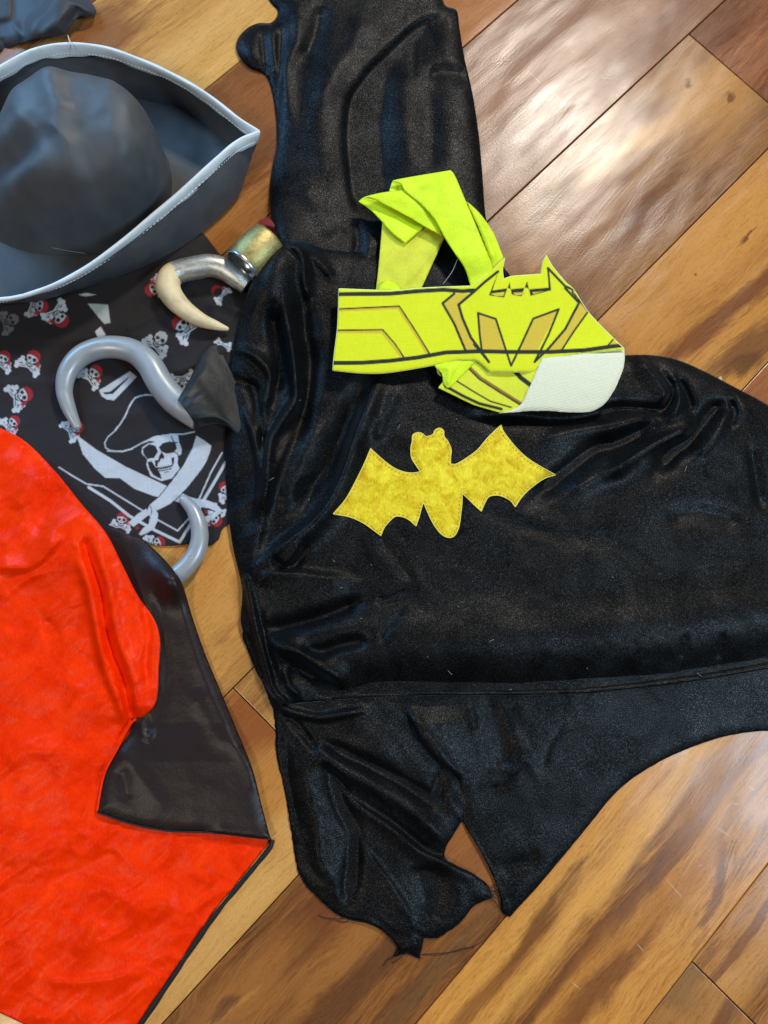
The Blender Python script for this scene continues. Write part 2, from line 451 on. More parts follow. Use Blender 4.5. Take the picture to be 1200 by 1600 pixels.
# ------------------------------------------------------------------ floor of wide wooden planks laid at 45 degrees
def wood(name, light, mid, dark, seed, blobs=(), contrast=1.0, band=(0.40, 0.52, 0.66), fig=9.0, scratches=()):
    m = MT(name)
    contrast *= 1.15
    if light not in (CREAM, TAN): light = rich(light)
    if mid not in (BROWN, RED, TAN): mid = rich(mid)
    if dark not in (BROWN, RED, DARK, TAN): dark = rich(dark)
    uv = m.mapping(m.pos(), -math.pi/4)          # x along the plank, y across it (upwards in the picture)
    s0 = m.mapping(uv, 0, (1, 1, 1), (seed*1.37, seed*0.71, seed*2.3))
    warp = m.noise(m.mapping(s0, 0, (2.2, 7, 1)), 1.0, 3, 0.55, 0.4)
    wv = m.node("ShaderNodeVectorMath", operation='SCALE'); wv.inputs["Scale"].default_value = 1.0
    sub = m.node("ShaderNodeVectorMath", operation='SUBTRACT'); m.link(warp.outputs["Color"], sub.inputs[0]); sub.inputs[1].default_value = (0.5, 0.5, 0.5)
    m.link(sub.outputs[0], wv.inputs[0])
    mul = m.node("ShaderNodeVectorMath", operation='MULTIPLY'); m.link(wv.outputs[0], mul.inputs[0]); mul.inputs[1].default_value = (0.16, 0.085, 0)
    add = m.node("ShaderNodeVectorMath", operation='ADD'); m.link(s0, add.inputs[0]); m.link(mul.outputs[0], add.inputs[1])
    wuv = add.outputs[0]
    fig1 = m.noise(m.mapping(wuv, 0, (1.5, fig*1.5, 1)), 1.0, 4, 0.55, 0.8).outputs[0]
    fig2 = m.noise(m.mapping(wuv, 0, (3.5, 60, 1)), 1.0, 7, 0.68, 0.9).outputs[0]
    fine = m.noise(m.mapping(wuv, 0, (40, 480, 1)), 1.0, 4, 0.72).outputs[0]
    pore = m.noise(m.mapping(s0, 0.15, (130, 900, 1)), 1.0, 2, 0.6).outputs[0]
    f = m.math('ADD', m.math('MULTIPLY', fig1, 0.62), m.math('MULTIPLY', fig2, 0.34))
    f = m.math('ADD', f, m.math('MULTIPLY', fine, 0.30))
    f = m.math('ADD', m.math('MULTIPLY', m.math('SUBTRACT', f, 0.63), contrast), 0.52)
    col = m.ramp(f, [(band[0]-0.05, dark), (band[0]+0.04, tuple((a+b)/2 for a, b in zip(dark, mid))), (band[1], mid), (band[2]+0.06, light)])
    # the plank's own figure: heartwood patches, streaks and knots at their places
    w2 = m.noise(m.mapping(uv, 0, (9, 22, 1), (seed, seed*2, 0)), 1.0, 4, 0.6, 0.5)
    sb = m.node("ShaderNodeVectorMath", operation='SUBTRACT'); m.link(w2.outputs["Color"], sb.inputs[0]); sb.inputs[1].default_value = (0.5, 0.5, 0.5)
    ml = m.node("ShaderNodeVectorMath", operation='MULTIPLY'); m.link(sb.outputs[0], ml.inputs[0]); ml.inputs[1].default_value = (0.10, 0.030, 0)
    ad = m.node("ShaderNodeVectorMath", operation='ADD'); m.link(uv, ad.inputs[0]); m.link(ml.outputs[0], ad.inputs[1])
    for (px, py, ru, rv, ang, c, k) in blobs:
        c = c if c in (BROWN, RED) else rich(c)
        g = P(px, py, 0.0); u = (g[0]+g[1])*math.sqrt(0.5); v = (g[1]-g[0])*math.sqrt(0.5)
        o_ = m.node("ShaderNodeVectorMath", operation='SUBTRACT'); m.link(ad.outputs[0], o_.inputs[0]); o_.inputs[1].default_value = (float(u), float(v), 0)
        q = m.mapping(o_.outputs[0], math.radians(ang), (1, 1, 0))
        q = m.mapping(q, 0, (1/ru, 1/rv, 0))
        ln = m.node("ShaderNodeVectorMath", operation='LENGTH'); m.link(q, ln.inputs[0])
        e = m.math('ADD', ln.outputs["Value"], m.math('MULTIPLY', m.math('SUBTRACT', fig2, 0.5), 1.1))
        e = m.math('ADD', e, m.math('MULTIPLY', m.math('SUBTRACT', fine, 0.5), 0.5))
        fac = m.ramp(e, [(0.45, (k,)*3), (1.0, (0, 0, 0))])
        col = m.mix(fac, col, c)
    col = m.mix(m.math('MULTIPLY', m.ramp(pore, [(0.30, (1, 1, 1)), (0.42, (0, 0, 0))]), 0.30), col, tuple(x*0.5 for x in dark))
    for (px, py, ln_, ang) in scratches:
        g = P(px, py, 0.0); u = (g[0]+g[1])*math.sqrt(0.5); v = (g[1]-g[0])*math.sqrt(0.5)
        o_ = m.node("ShaderNodeVectorMath", operation='SUBTRACT'); m.link(uv, o_.inputs[0]); o_.inputs[1].default_value = (float(u), float(v), 0)
        q = m.mapping(m.mapping(o_.outputs[0], math.radians(ang), (1, 1, 0)), 0, (1/ln_, 1/0.0005, 0))
        ln = m.node("ShaderNodeVectorMath", operation='LENGTH'); m.link(q, ln.inputs[0])
        col = m.mix(m.ramp(ln.outputs["Value"], [(0.3, (0.55,)*3), (1.0, (0, 0, 0))]), col, (0.62, 0.50, 0.36))
    mott = m.noise(m.mapping(uv, 0, (260, 420, 1)), 1.0, 3, 0.7).outputs[0]
    fl = m.noise(m.mapping(wuv, 0, (22, 900, 1)), 1.0, 3, 0.7).outputs[0]
    g_ = m.math('ADD', m.math('MULTIPLY', mott, 0.5), m.math('ADD', m.math('MULTIPLY', fine, 0.45), m.math('MULTIPLY', fl, 0.45)))
    col = m.mix(1.0, col, m.ramp(g_, [(0.48, (0.70, 0.66, 0.62)), (0.70, (1.0, 1.0, 1.0)), (0.90, (1.0, 1.0, 1.0))]), 'MULTIPLY')
    col = m.mix(1.0, col, (1.14, 1.14, 1.14), 'MULTIPLY')
    m.link(col, m.b.inputs["Base Color"])
    sc = m.noise(m.mapping(uv, 0, (16, 55, 1), (seed*3, 0, 0)), 1.0, 2, 0.5).outputs[0]
    rgh = m.ramp(m.math('ADD', m.math('MULTIPLY', fine, 0.5), m.math('MULTIPLY', sc, 0.5)), [(0.3, (0.21,)*3), (0.75, (0.32,)*3)])
    m.link(rgh, m.b.inputs["Roughness"])
    m.set(Specular_IOR_Level=0.26)
    b = m.bump(m.noise(m.mapping(uv, 0, (6.5, 17, 1), (seed, 3, 0)), 1.0, 2, 0.4).outputs[0], 0.0105, 0.33)
    b = m.bump(fine, 0.0005, 0.2, b)
    b = m.bump(m.noise(m.pos(), 420, 2).outputs[0], 0.0004, 0.12, b)
    m.link(b, m.b.inputs["Normal"])
    return m.m

CREAM = (0.56, 0.30, 0.085); GOLDW = (0.36, 0.155, 0.038); TAN = (0.34, 0.15, 0.04)
BROWN = (0.185, 0.066, 0.020); RED = (0.16, 0.050, 0.018); DARK = (0.050, 0.018, 0.009); GREYB = (0.12, 0.065, 0.035)

def rich(c):
    return (c[0]*1.12, c[1]*1.0, c[2]*0.74)
sub = mesh_obj("floor", [(-3, -3, -0.016), (3, -3, -0.016), (3, 3, -0.016), (-3, 3, -0.016)], [(0, 1, 2, 3)],
               plain("dark_joint_dust", (0.02, 0.012, 0.008), 0.9), None, False)
tag(sub, kind="structure")
ROWS = [-1.04, -0.875, -0.709, -0.5430, -0.3842, -0.2130, -0.0482, 0.1182, 0.2860, 0.4437, 0.610, 0.776]
SQ = math.sqrt(0.5)
BEV = 0.0007
def plank(row, u0, u1, mat):
    v0, v1 = ROWS[row]+0.0005, ROWS[row+1]-0.0005
    u0 += 0.0005; u1 -= 0.0005
    dz = random.uniform(-0.0003, 0.0003)
    uc, vc = (u0+u1)/2, (v0+v1)/2
    hu, hv = (u1-u0)/2, (v1-v0)/2
    lv = []
    for (a, z) in ((0, -0.012), (0, -BEV*0.8), (BEV*0.45, -BEV*0.22), (BEV*1.3, 0)):
        lv += [(-hu+a, -hv+a, z), (hu-a, -hv+a, z), (hu-a, hv-a, z), (-hu+a, hv-a, z)]
    fs = []
    for k in range(3):
        for i in range(4):
            j = (i+1) % 4
            fs.append((k*4+i, k*4+j, k*4+4+j, k*4+4+i))
    fs.append((12, 13, 14, 15))
    o = mesh_obj("plank", lv, fs, mat, None, False)
    o.location = (uc*SQ+vc*SQ, uc*SQ-vc*SQ, dz)
    o.rotation_euler = (0, 0, math.pi/4)
    o.parent = sub
    o.matrix_parent_inverse = Matrix.Identity(4)
    return o
wA = wood("wood_cream", CREAM, (0.42, 0.225, 0.08), TAN, 1, contrast=0.8,
          blobs=[(150, 60, 0.10, 0.05, 0, RED, 0.8), (330, 40, 0.2, 0.02, 0, (0.50, 0.30, 0.125), 0.6)])
wB = wood("wood_rust", TAN, BROWN, DARK, 2.3, blobs=[(400, 170, 0.10, 0.06, 0, (0.22, 0.085, 0.035), 0.75), (300, 370, 0.1, 0.05, 0, (0.30, 0.13, 0.045), 0.7), (740, 15, 0.12, 0.05, 0, (0.30, 0.12, 0.045), 0.8)])
wC = wood("wood_rose", (0.22, 0.105, 0.062), (0.155, 0.066, 0.038), (0.085, 0.034, 0.020), 3.1, contrast=0.8, scratches=[(870, 150, 0.020, 95), (835, 120, 0.016, 95), (905, 170, 0.010, 95), (895, 80, 0.003, 60), (780, 250, 0.004, 100)],
          blobs=[(930, 60, 0.25, 0.05, 0, (0.21, 0.088, 0.04), 0.5), (860, 150, 0.12, 0.012, 12, (0.13, 0.055, 0.03), 0.6), (800, 90, 0.14, 0.010, 8, (0.14, 0.06, 0.03), 0.55)])
wD = wood("wood_knotty", (0.28, 0.145, 0.065), (0.19, 0.085, 0.036), (0.085, 0.038, 0.021), 4.7, contrast=1.0,
          blobs=[(1110, 150, 0.10, 0.055, 0, (0.36, 0.185, 0.068), 0.85), (1030, 190, 0.06, 0.02, -20, (0.19, 0.10, 0.055), 0.7), (990, 170, 0.05, 0.014, 5, (0.15, 0.075, 0.042), 0.7),
                 (1010, 215, 0.10, 0.016, 10, (0.40, 0.215, 0.085), 0.75), (930, 275, 0.09, 0.018, 6, (0.42, 0.24, 0.105), 0.6), (870, 310, 0.05, 0.022, 10, (0.13, 0.075, 0.045), 0.75),
                 (920, 330, 0.12, 0.03, 0, (0.155, 0.058, 0.026), 0.85), (1010, 330, 0.07, 0.03, -5, (0.13, 0.045, 0.02), 0.85), (900, 420, 0.10, 0.04, 0, (0.15, 0.06, 0.025), 0.8),
                 (985, 345, 0.04, 0.008, 0, (0.09, 0.045, 0.028), 0.7), (1083, 124, 0.010, 0.005, 20, (0.05, 0.02, 0.012), 0.9), (1132, 161, 0.010, 0.005, 20, (0.10, 0.035, 0.018), 0.85)])
wDl = wood("wood_honey", CREAM, (0.40, 0.20, 0.065), BROWN, 5.9, contrast=0.55,
           blobs=[(360, 980, 0.02, 0.01, 0, BROWN, 0.5), (380, 1050, 0.05, 0.02, 0, (0.27, 0.13, 0.045), 0.7), (340, 900, 0.1, 0.06, 0, (0.42, 0.215, 0.07), 0.8)])
wD2 = wood("wood_redend", (0.28, 0.11, 0.045), RED, DARK, 6.4, blobs=[(1140, 30, 0.08, 0.02, 10, (0.12, 0.05, 0.03), 0.6)])
wE = wood("wood_golden", (0.42, 0.21, 0.065), (0.36, 0.165, 0.048), BROWN, 7.2, contrast=0.7,
          blobs=[(1130, 370, 0.14, 0.05, 0, (0.42, 0.205, 0.062), 0.8), (1010, 520, 0.08, 0.05, 0, (0.38, 0.18, 0.055), 0.8), (1120, 500, 0.22, 0.017, 8, (0.13, 0.045, 0.019), 0.9), (1190, 440, 0.1, 0.014, 10, (0.15, 0.055, 0.022), 0.85),
                 (1180, 540, 0.10, 0.024, 12, (0.14, 0.062, 0.03), 0.9), (1150, 580, 0.05, 0.01, 12, (0.09, 0.04, 0.022), 0.8), (1163, 373, 0.012, 0.003, 10, (0.12, 0.04, 0.018), 0.9), (1090, 430, 0.005, 0.003, 0, (0.16, 0.06, 0.02), 0.8)])
wE1 = wood("wood_sapwood", CREAM, (0.44, 0.24, 0.085), TAN, 8.1, contrast=0.6,
           blobs=[(395, 1130, 0.09, 0.06, 0, (0.20, 0.062, 0.022), 0.95), (425, 1230, 0.05, 0.05, 0, (0.36, 0.16, 0.045), 0.8), (400, 1370, 0.2, 0.03, 0, (0.52, 0.31, 0.12), 0.7), (440, 1320, 0.04, 0.03, 0, (0.42, 0.22, 0.08), 0.5)])
wE2 = wood("wood_straw", (0.40, 0.22, 0.08), (0.33, 0.17, 0.06), BROWN, 9.3, contrast=0.7)
wF = wood("wood_umber", (0.30, 0.13, 0.04), (0.22, 0.090, 0.030), (0.085, 0.034, 0.016), 10.6, contrast=1.05,
          blobs=[(470, 1460, 0.09, 0.035, 0, (0.13, 0.045, 0.020), 0.85), (450, 1505, 0.05, 0.012, 0, (0.075, 0.03, 0.016), 0.8), (390, 1540, 0.09, 0.03, 0, (0.28, 0.115, 0.035), 0.8), (360, 1575, 0.03, 0.006, 12, (0.34, 0.16, 0.05), 0.7),
                 (540, 1500, 0.15, 0.014, 0, (0.27, 0.115, 0.038), 0.8), (590, 1510, 0.26, 0.017, 3, (0.11, 0.046, 0.022), 0.85), (640, 1560, 0.2, 0.012, 0, (0.12, 0.06, 0.03), 0.8), (735, 1340, 0.06, 0.05, 0, (0.23, 0.09, 0.035), 0.8), (350, 1570, 0.02, 0.008, 0, (0.08, 0.03, 0.015), 0.7)])
wF2 = wood("wood_pink", (0.30, 0.13, 0.07), (0.235, 0.092, 0.045), RED, 11.7, contrast=0.7)
wG = wood("wood_tiger", (0.54, 0.27, 0.075), (0.40, 0.18, 0.050), (0.10, 0.036, 0.014), 12.9, contrast=1.0, scratches=[(1055, 1390, 0.016, 95), (1150, 1256, 0.004, 60), (1014, 1303, 0.002, 10), (1095, 1352, 0.002, 40), (1130, 1300, 0.012, 80), (1000, 1480, 0.006, 95), (925, 1278, 0.002, 0), (1175, 1232, 0.006, 80), (900, 1540, 0.006, 85)],
          blobs=[(980, 1330, 0.42, 0.016, -1, (0.56, 0.29, 0.085), 0.8), (1010, 1380, 0.34, 0.011, 1, (0.12, 0.045, 0.02), 0.92), (1085, 1280, 0.16, 0.009, 6, (0.13, 0.05, 0.024), 0.8), (1120, 1370, 0.07, 0.008, -24, (0.14, 0.052, 0.022), 0.75),
                 (1060, 1390, 0.10, 0.02, 0, (0.33, 0.14, 0.04), 0.8), (960, 1500, 0.16, 0.028, 0, (0.31, 0.13, 0.037), 0.75), (870, 1400, 0.13, 0.022, 0, (0.44, 0.22, 0.065), 0.75), (850, 1430, 0.10, 0.008, -3, (0.09, 0.035, 0.015), 0.8),
                 (770, 1540, 0.15, 0.010, 0, (0.17, 0.066, 0.024), 0.7), (930, 1560, 0.10, 0.014, 2, (0.14, 0.052, 0.02), 0.8), (1140, 1200, 0.12, 0.04, 0, (0.30, 0.14, 0.06), 0.7)])
wH1 = wood("wood_biscuit", (0.38, 0.19, 0.06), (0.29, 0.135, 0.045), BROWN, 14.2, contrast=0.6, blobs=[(1070, 1530, 0.03, 0.03, 0, (0.19, 0.10, 0.045), 0.7), (1135, 1590, 0.1, 0.012, 0, (0.13, 0.05, 0.022), 0.8)])
wH2 = wood("wood_striped", (0.42, 0.20, 0.058), (0.34, 0.15, 0.042), (0.12, 0.046, 0.018), 15.4, contrast=1.1,
           blobs=[(1150, 1480, 0.25, 0.007, 0, (0.15, 0.058, 0.022), 0.8), (1160, 1540, 0.2, 0.014, 0, (0.40, 0.19, 0.055), 0.7)])
plank(0, -0.4, 0.9, wF); plank(1, -0.3, 0.55, wB); plank(1, 0.55, 1.2, wG)
plank(2, -0.5, 0.62, wA); plank(2, 0.62, 1.3, wE)
plank(3, -0.6, 0.7152, wB); plank(3, 0.7152, 1.4, wD2)
plank(4, -0.75, -0.05, wF2); plank(4, -0.05, 1.15, wC)
plank(5, -0.9, 0.15, wDl); plank(5, 0.15, 0.8367, wD); plank(5, 0.8367, 1.6, wD2)
plank(6, -1.0, -0.0707, wE1); plank(6, -0.0707, 0.36, wE2); plank(6, 0.36, 1.3, wE)
plank(7, -0.9, 0.30, wF); plank(7, 0.30, 1.1, wF2)
plank(8, -0.8, 0.95, wG)
plank(9, -0.7, 0.0525, wH1); plank(9, 0.0525, 1.0, wH2)
plank(10, -0.6, 0.25, wG); plank(10, 0.25, 0.9, wC)

# ------------------------------------------------------------------ black velvet costume
COST = thing("bat_costume", P(700, 850, 0), "black velvet costume with a yellow bat on its front, sprawled on the wooden floor", "costume")

FRONT = [(437, 374), (418, 392), (402, 420), (386, 460), (371, 510), (360, 562), (354, 610), (352, 690), (354, 770), (363, 850), (378, 920), (376, 972), (388, 1005), (402, 1045), (424, 1086),
         (446, 1100), (490, 1097), (536, 1093), (580, 1090), (690, 1087), (800, 1087), (900, 1084), (1000, 1075), (1100, 1062), (1210, 1043), (1290, 1028, 1),
         (1290, 690, 1), (1200, 633), (1150, 606), (1100, 580), (1060, 563), (1020, 555), (980, 555), (950, 557), (905, 530), (870, 490), (820, 455), (795, 436), (778, 410), (700, 398), (600, 395), (520, 385)]
SLEEVE = [(405, -70, 1), (418, -5), (434, 18), (424, 35), (404, 36), (385, 45), (370, 64), (372, 86), (390, 106), (416, 120), (428, 160), (433, 220), (426, 258), (421, 300), (424, 340), (436, 374),
          (450, 400), (490, 430), (560, 450), (640, 470), (740, 470), (796, 436), (772, 402), (761, 350), (757, 320), (753, 262), (748, 210), (739, 150), (726, 92), (718, 45), (713, 16), (692, 2), (688, -70, 1)]
HEM = [(424, 1086), (446, 1100), (490, 1097), (536, 1093), (580, 1090), (690, 1087), (800, 1087), (900, 1084), (1000, 1075), (1100, 1062), (1210, 1043), (1290, 1028)]

def H_front(p, d):
    z = 4.5*MM + 8.5*MM*(1-np.exp(-(d/12)**1.25)) + bump(p, 425, 420, 52, 80, 30*MM, 0.45)
    gm = np.exp(-((p[:, 0]-430)/90)**2)*np.clip((p[:, 1]-400)/60, 0, 1)
    z += gm*2.6*MM*(0.25-np.abs(fbm(p, 95, 203, 2, 2.0, 0.6, 1.15)))*2 + 1.5*MM*(0.25-np.abs(fbm(p, 120, 207, 2, 1, 1.8, 0.35)))
    z += 2.2*MM*fbm(p, 150, 3, 2) + 0.9*MM*fbm(p, 55, 8, 2, 1.0, 1.7, 0.5)
    dh, _, _ = seg_dist(p, HEM)
    k = np.clip((p[:, 0]-430)/150, 0, 1)
    z -= 12*MM*k*np.exp(-(dh/44)**2)*(1-np.exp(-(dh/9)**2)) - 2.0*MM*k*np.exp(-((dh-5)/6)**2)
    z += 8*MM*np.exp(-((dh-85)/50)**2)*k
    # gathered left side
    R = lambda q, w, h, *a, **k: ridge(p, q, w, 1.7*h, *a, **k)
    z += R([(446, 378), (466, 392), (474, 410), (475, 436), (482, 470)], 9, 6*MM, 6)
    z += R([(455, 372), (492, 402), (520, 436)], 9, 4*MM, 7)
    z += R([(441, 470), (449, 510), (456, 549), (461, 600), (461, 625), (448, 645), (430, 672), (421, 690), (416, 740), (411, 790)], 12, 9*MM, 6)
    z += R([(473, 455), (478, 520), (486, 570), (476, 640), (462, 690)], 11, -6*MM, 15)
    z += R([(425, 480), (430, 530), (437, 570), (430, 625)], 10, -5*MM)
    z += R([(372, 548), (392, 553), (412, 570), (422, 592), (410, 640), (402, 690)], 9, 5*MM, 6)
    z += R([(360, 590), (385, 600), (405, 612)], 7, -3.5*MM)
    z += R([(383, 640), (400, 700), (405, 740), (404, 800)], 9, 4.5*MM, 5)
    z += R([(392, 590), (404, 640), (412, 700)], 6, -4*MM)
    z += R([(590, 596), (574, 635), (559, 671), (536, 741), (515, 785), (487, 818), (451, 846), (418, 871), (398, 890)], 22, 9*MM, 9)
    z += R([(566, 600), (540, 665), (512, 730), (486, 770), (470, 800)], 14, -7*MM, 18)
    z += R([(456, 674), (440, 710), (428, 741), (414, 790), (402, 840), (392, 890)], 9, 4*MM, 13)
    z += R([(620, 610), (600, 655), (586, 690)], 12, 3*MM, 8)
    z += R([(505, 655), (480, 700), (460, 745), (440, 800)], 16, 3*MM)
    z += R([(470, 850), (452, 872), (440, 884)], 9, 5*MM, 8)
    z += R([(425, 868), (440, 885), (462, 880), (480, 850)], 6, -3.5*MM)
    # puckers above the hem, left
    z += R([(396, 918), (410, 901), (436, 897), (470, 897), (505, 902), (545, 905)], 8, 4*MM, 20)
    z += R([(384, 905), (390, 930), (397, 963), (408, 1007), (418, 1046), (427, 1078), (446, 1098)], 5, 5.5*MM, 5, taper=False)
    z += R([(404, 950), (416, 1010), (432, 1060)], 7, -4*MM, 7)
    z += bump(p, 480, 932, 60, 22, 5*MM, -0.1)
    z += R([(410, 985), (440, 982), (470, 974), (510, 962), (568, 938)], 13, -7*MM, 11)
    z += R([(419, 1010), (448, 1013), (481, 1026), (510, 1050), (540, 1074)], 15, 6*MM, 9)
    z += R([(470, 1012), (500, 1018), (535, 1008), (575, 1000)], 12, -6.5*MM, 10)
    z += R([(450, 1040), (490, 1058), (530, 1076)], 12, -6*MM, 14)
    z += R([(445, 1045), (452, 1072), (470, 1088)], 5, 3*MM, 5)
    z += R([(587, 939), (612, 934), (638, 921)], 5, -2.2*MM, 7)
    z += R([(592, 1006), (606, 980), (632, 957)], 5, -2.2*MM, 7)
    z += R([(594, 838), (618, 868), (645, 905)], 5, -2.0*MM, 12)
    # folds towards the right shoulder
    z += R([(998, 556), (1020, 582), (1040, 606), (1042, 614), (1030, 628)], 4, 4.5*MM, 18)
    z += R([(1034, 580), (1052, 604), (1050, 622), (1036, 640), (1010, 640), (970, 638), (930, 644)], 9, -6*MM, 9)
    z += R([(1040, 580), (1056, 600), (1060, 630), (1046, 655)], 7, 4*MM, 7)
    z += R([(1140, 632), (1118, 640), (1100, 660), (1078, 688), (1054, 705), (1024, 736)], 13, -9*MM, 13)
    z += R([(1140, 625), (1148, 645), (1142, 665)], 6, -4*MM, 6)
    z += R([(1060, 592), (1074, 620), (1082, 645)], 8, -5*MM, 8)
    z += R([(1135, 642), (1120, 680), (1090, 715)], 8, 3*MM, 14)
    z += R([(1090, 665), (1050, 682), (1015, 698), (978, 722), (950, 740)], 11, 5*MM, 9)
    z += R([(1030, 655), (990, 680), (960, 695), (930, 702), (886, 735), (828, 782)], 16, -7.5*MM, 14)
    z += R([(1030, 648), (970, 662), (900, 672), (840, 690)], 16, 3.5*MM, 10)
    z += R([(960, 645), (880, 655), (800, 648), (740, 650)], 14, -4*MM, 10)
    z += R([(985, 730), (940, 742), (890, 770)], 14, 3.5*MM)
    z += R([(1174, 700), (1180, 740), (1190, 790)], 10, -4*MM, 8)
    z += R([(760, 800), (850, 830), (960, 850), (1040, 900)], 9, -1.6*MM, 20)
    z += R([(1040, 810), (1090, 800), (1160, 818)], 14, -2.4*MM, 16)
    for x in (1072, 1130):
        z += R([(x, 990), (x-4, 1012), (x-8, 1030)], 5, -1.5*MM)
    return np.maximum(z, 2*MM)

def H_sleeve(p, d):
    z = 1.5*MM + 7*MM*(1-np.exp(-(d/10)**1.2)) + bump(p, 425, 420, 52, 80, 28*MM, 0.45) + 0.9*MM*(0.25-np.abs(fbm(p, 110, 213, 2, 1.6, 0.8, 1.2)))
    z += 1.6*MM*fbm(p, 110, 13, 2)
    R = lambda *a, **q: ridge(p, *a, **q)
    E1 = [(720, 14), (690, 22), (653, 38), (617, 68), (585, 100), (562, 128), (545, 160), (540, 213), (546, 279), (555, 325), (580, 350)]
    z += step(p, E1, 9*MM, 3.2, 80)*(-1) + 0
    z += R([(530, 60), (512, 110), (505, 160), (505, 230), (515, 300)], 30, 5*MM, 32)
    z += R([(565, 20), (552, 70), (520, 120), (492, 170)], 22, 3.5*MM, 14)
    z += R([(500, 10), (495, 50), (478, 95)], 14, -6*MM, 12)
    z += R([(462, 8), (464, 60), (446, 110), (452, 190)], 13, 4*MM, 10)
    z += R([(440, 40), (438, 90), (436, 160)], 6, -4*MM, 8)
    z += bump(p, 390, 78, 18, 24, 3*MM)
    z += R([(408, 50), (412, 85), (416, 115)], 6, -3.5*MM, 5)
    z += R([(425, 40), (428, 80), (432, 120)], 6, 3*MM, 5)
    # hollow and crest right of the big fold
    z += R([(585, 130), (574, 200), (576, 270), (590, 320)], 26, -5*MM, 34)
    z += R([(640, 95), (632, 150), (634, 200), (645, 270)], 34, 4*MM, 26)
    z += R([(646, 70), (646, 125)], 5, -1.2*MM, 5, smooth=False)
    z += R([(668, 130), (674, 190), (674, 260)], 18, -3.5*MM, 26)
    z += R([(668, 118), (700, 112), (735, 120)], 10, -5*MM, 16)
    z += bump(p, 690, 70, 30, 40, 3.5*MM)
    z += bump(p, 705, 230, 26, 60, 3*MM)
    z += R([(470, 290), (500, 330), (520, 370)], 16, 2.5*MM)
    z += R([(555, 340), (560, 380), (548, 430)], 9, -4*MM, 8)
    z += R([(580, 370), (572, 410), (566, 450)], 9, 3*MM, 8)
    return np.maximum(z, 0.8*MM)

cloth("sleeve", SLEEVE, H_sleeve, 4.0, V_BLACK, COST, under=lambda q: np.zeros(len(q)))
front_out = spline(FRONT, 4.0); sleeve_out = spline(SLEEVE, 4.0)
cloth("front_panel", FRONT, H_front, 3.4, V_BLACK, COST, under=lambda q: np.where(q[:, 1] > 1080, 4.5*MM, np.where((q[:, 1] < 470) & (q[:, 0] > 440), 8*MM, 0.0)), inset=4.0)

FLAP = [(380, 985), (392, 1030), (412, 1072), (428, 1118), (432, 1180), (444, 1235), (455, 1300), (467, 1366), (500, 1406), (534, 1433), (584, 1447), (612, 1467, 1), (621, 1481, 1), (611, 1498, 1), (634, 1491), (656, 1498, 1), (662, 1466, 1),
        (685, 1466, 1), (718, 1443), (741, 1416), (770, 1402, 1), (764, 1386), (756, 1378), (733, 1361), (699, 1345, 1), (695, 1330), (716, 1292), (735, 1262), (740, 1190), (720, 1120), (640, 1075), (500, 1060), (430, 1010)]
def H_flap(p, d):
    z = 1.5*MM + 3.2*MM*(1-np.exp(-(d/8)**1.2)) + 1.2*MM*fbm(p, 80, 21, 2) + 2.2*MM*(0.25-np.abs(fbm(p, 60, 223, 2, 0.8, 2.2, 0.75)))
    R = lambda q, w, h, *a, **k: ridge(p, q, w, 1.45*h, *a, **k)
    z += R([(432, 1090), (444, 1108), (470, 1116), (500, 1121), (536, 1116), (575, 1108)], 6, 5*MM, 6)
    z += bump(p, 580, 1160, 60, 34, 6*MM, 0.5)
    z += R([(496, 1156), (553, 1183), (615, 1213), (650, 1234), (678, 1247), (686, 1206)], 9, -6*MM, 10)
    z += R([(480, 1152), (505, 1180), (530, 1200), (591, 1232), (645, 1268), (683, 1305), (690, 1325)], 16, 6*MM, 15)
    z += R([(511, 1202), (560, 1250), (614, 1287), (668, 1330), (694, 1342)], 6, -6*MM, 5)
    z += R([(522, 1212), (572, 1259), (622, 1295), (649, 1320), (700, 1350), (735, 1366)], 5, 5*MM, 15)
    z += R([(508, 1190), (522, 1225), (534, 1263), (553, 1305), (548, 1366), (542, 1416)], 13, -6.5*MM, 11)
    z += R([(553, 1300), (585, 1348), (614, 1386), (645, 1437)], 5, 2.5*MM, 18)
    z += R([(470, 1180), (482, 1232), (496, 1290), (500, 1340), (520, 1390)], 20, 5*MM, 16)
    z += R([(445, 1150), (452, 1230), (470, 1300)], 7, -2.5*MM, 8)
    z += R([(442, 1112), (470, 1140), (500, 1180)], 7, -4*MM, 7)
    z += R([(660, 1350), (672, 1400), (668, 1440)], 26, -3.5*MM, 20)
    z += R([(534, 1428), (584, 1443), (618, 1472)], 4, 1.5*MM, 4)
    z += R([(622, 1482), (640, 1480), (656, 1470)], 8, 2*MM, 6)
    return np.maximum(z, 1.0*MM)
cloth("gathered_flap", FLAP, H_flap, 3.6, V_BLACK, COST, under=lambda q: np.zeros(len(q)), rag=1.5, seed=5)

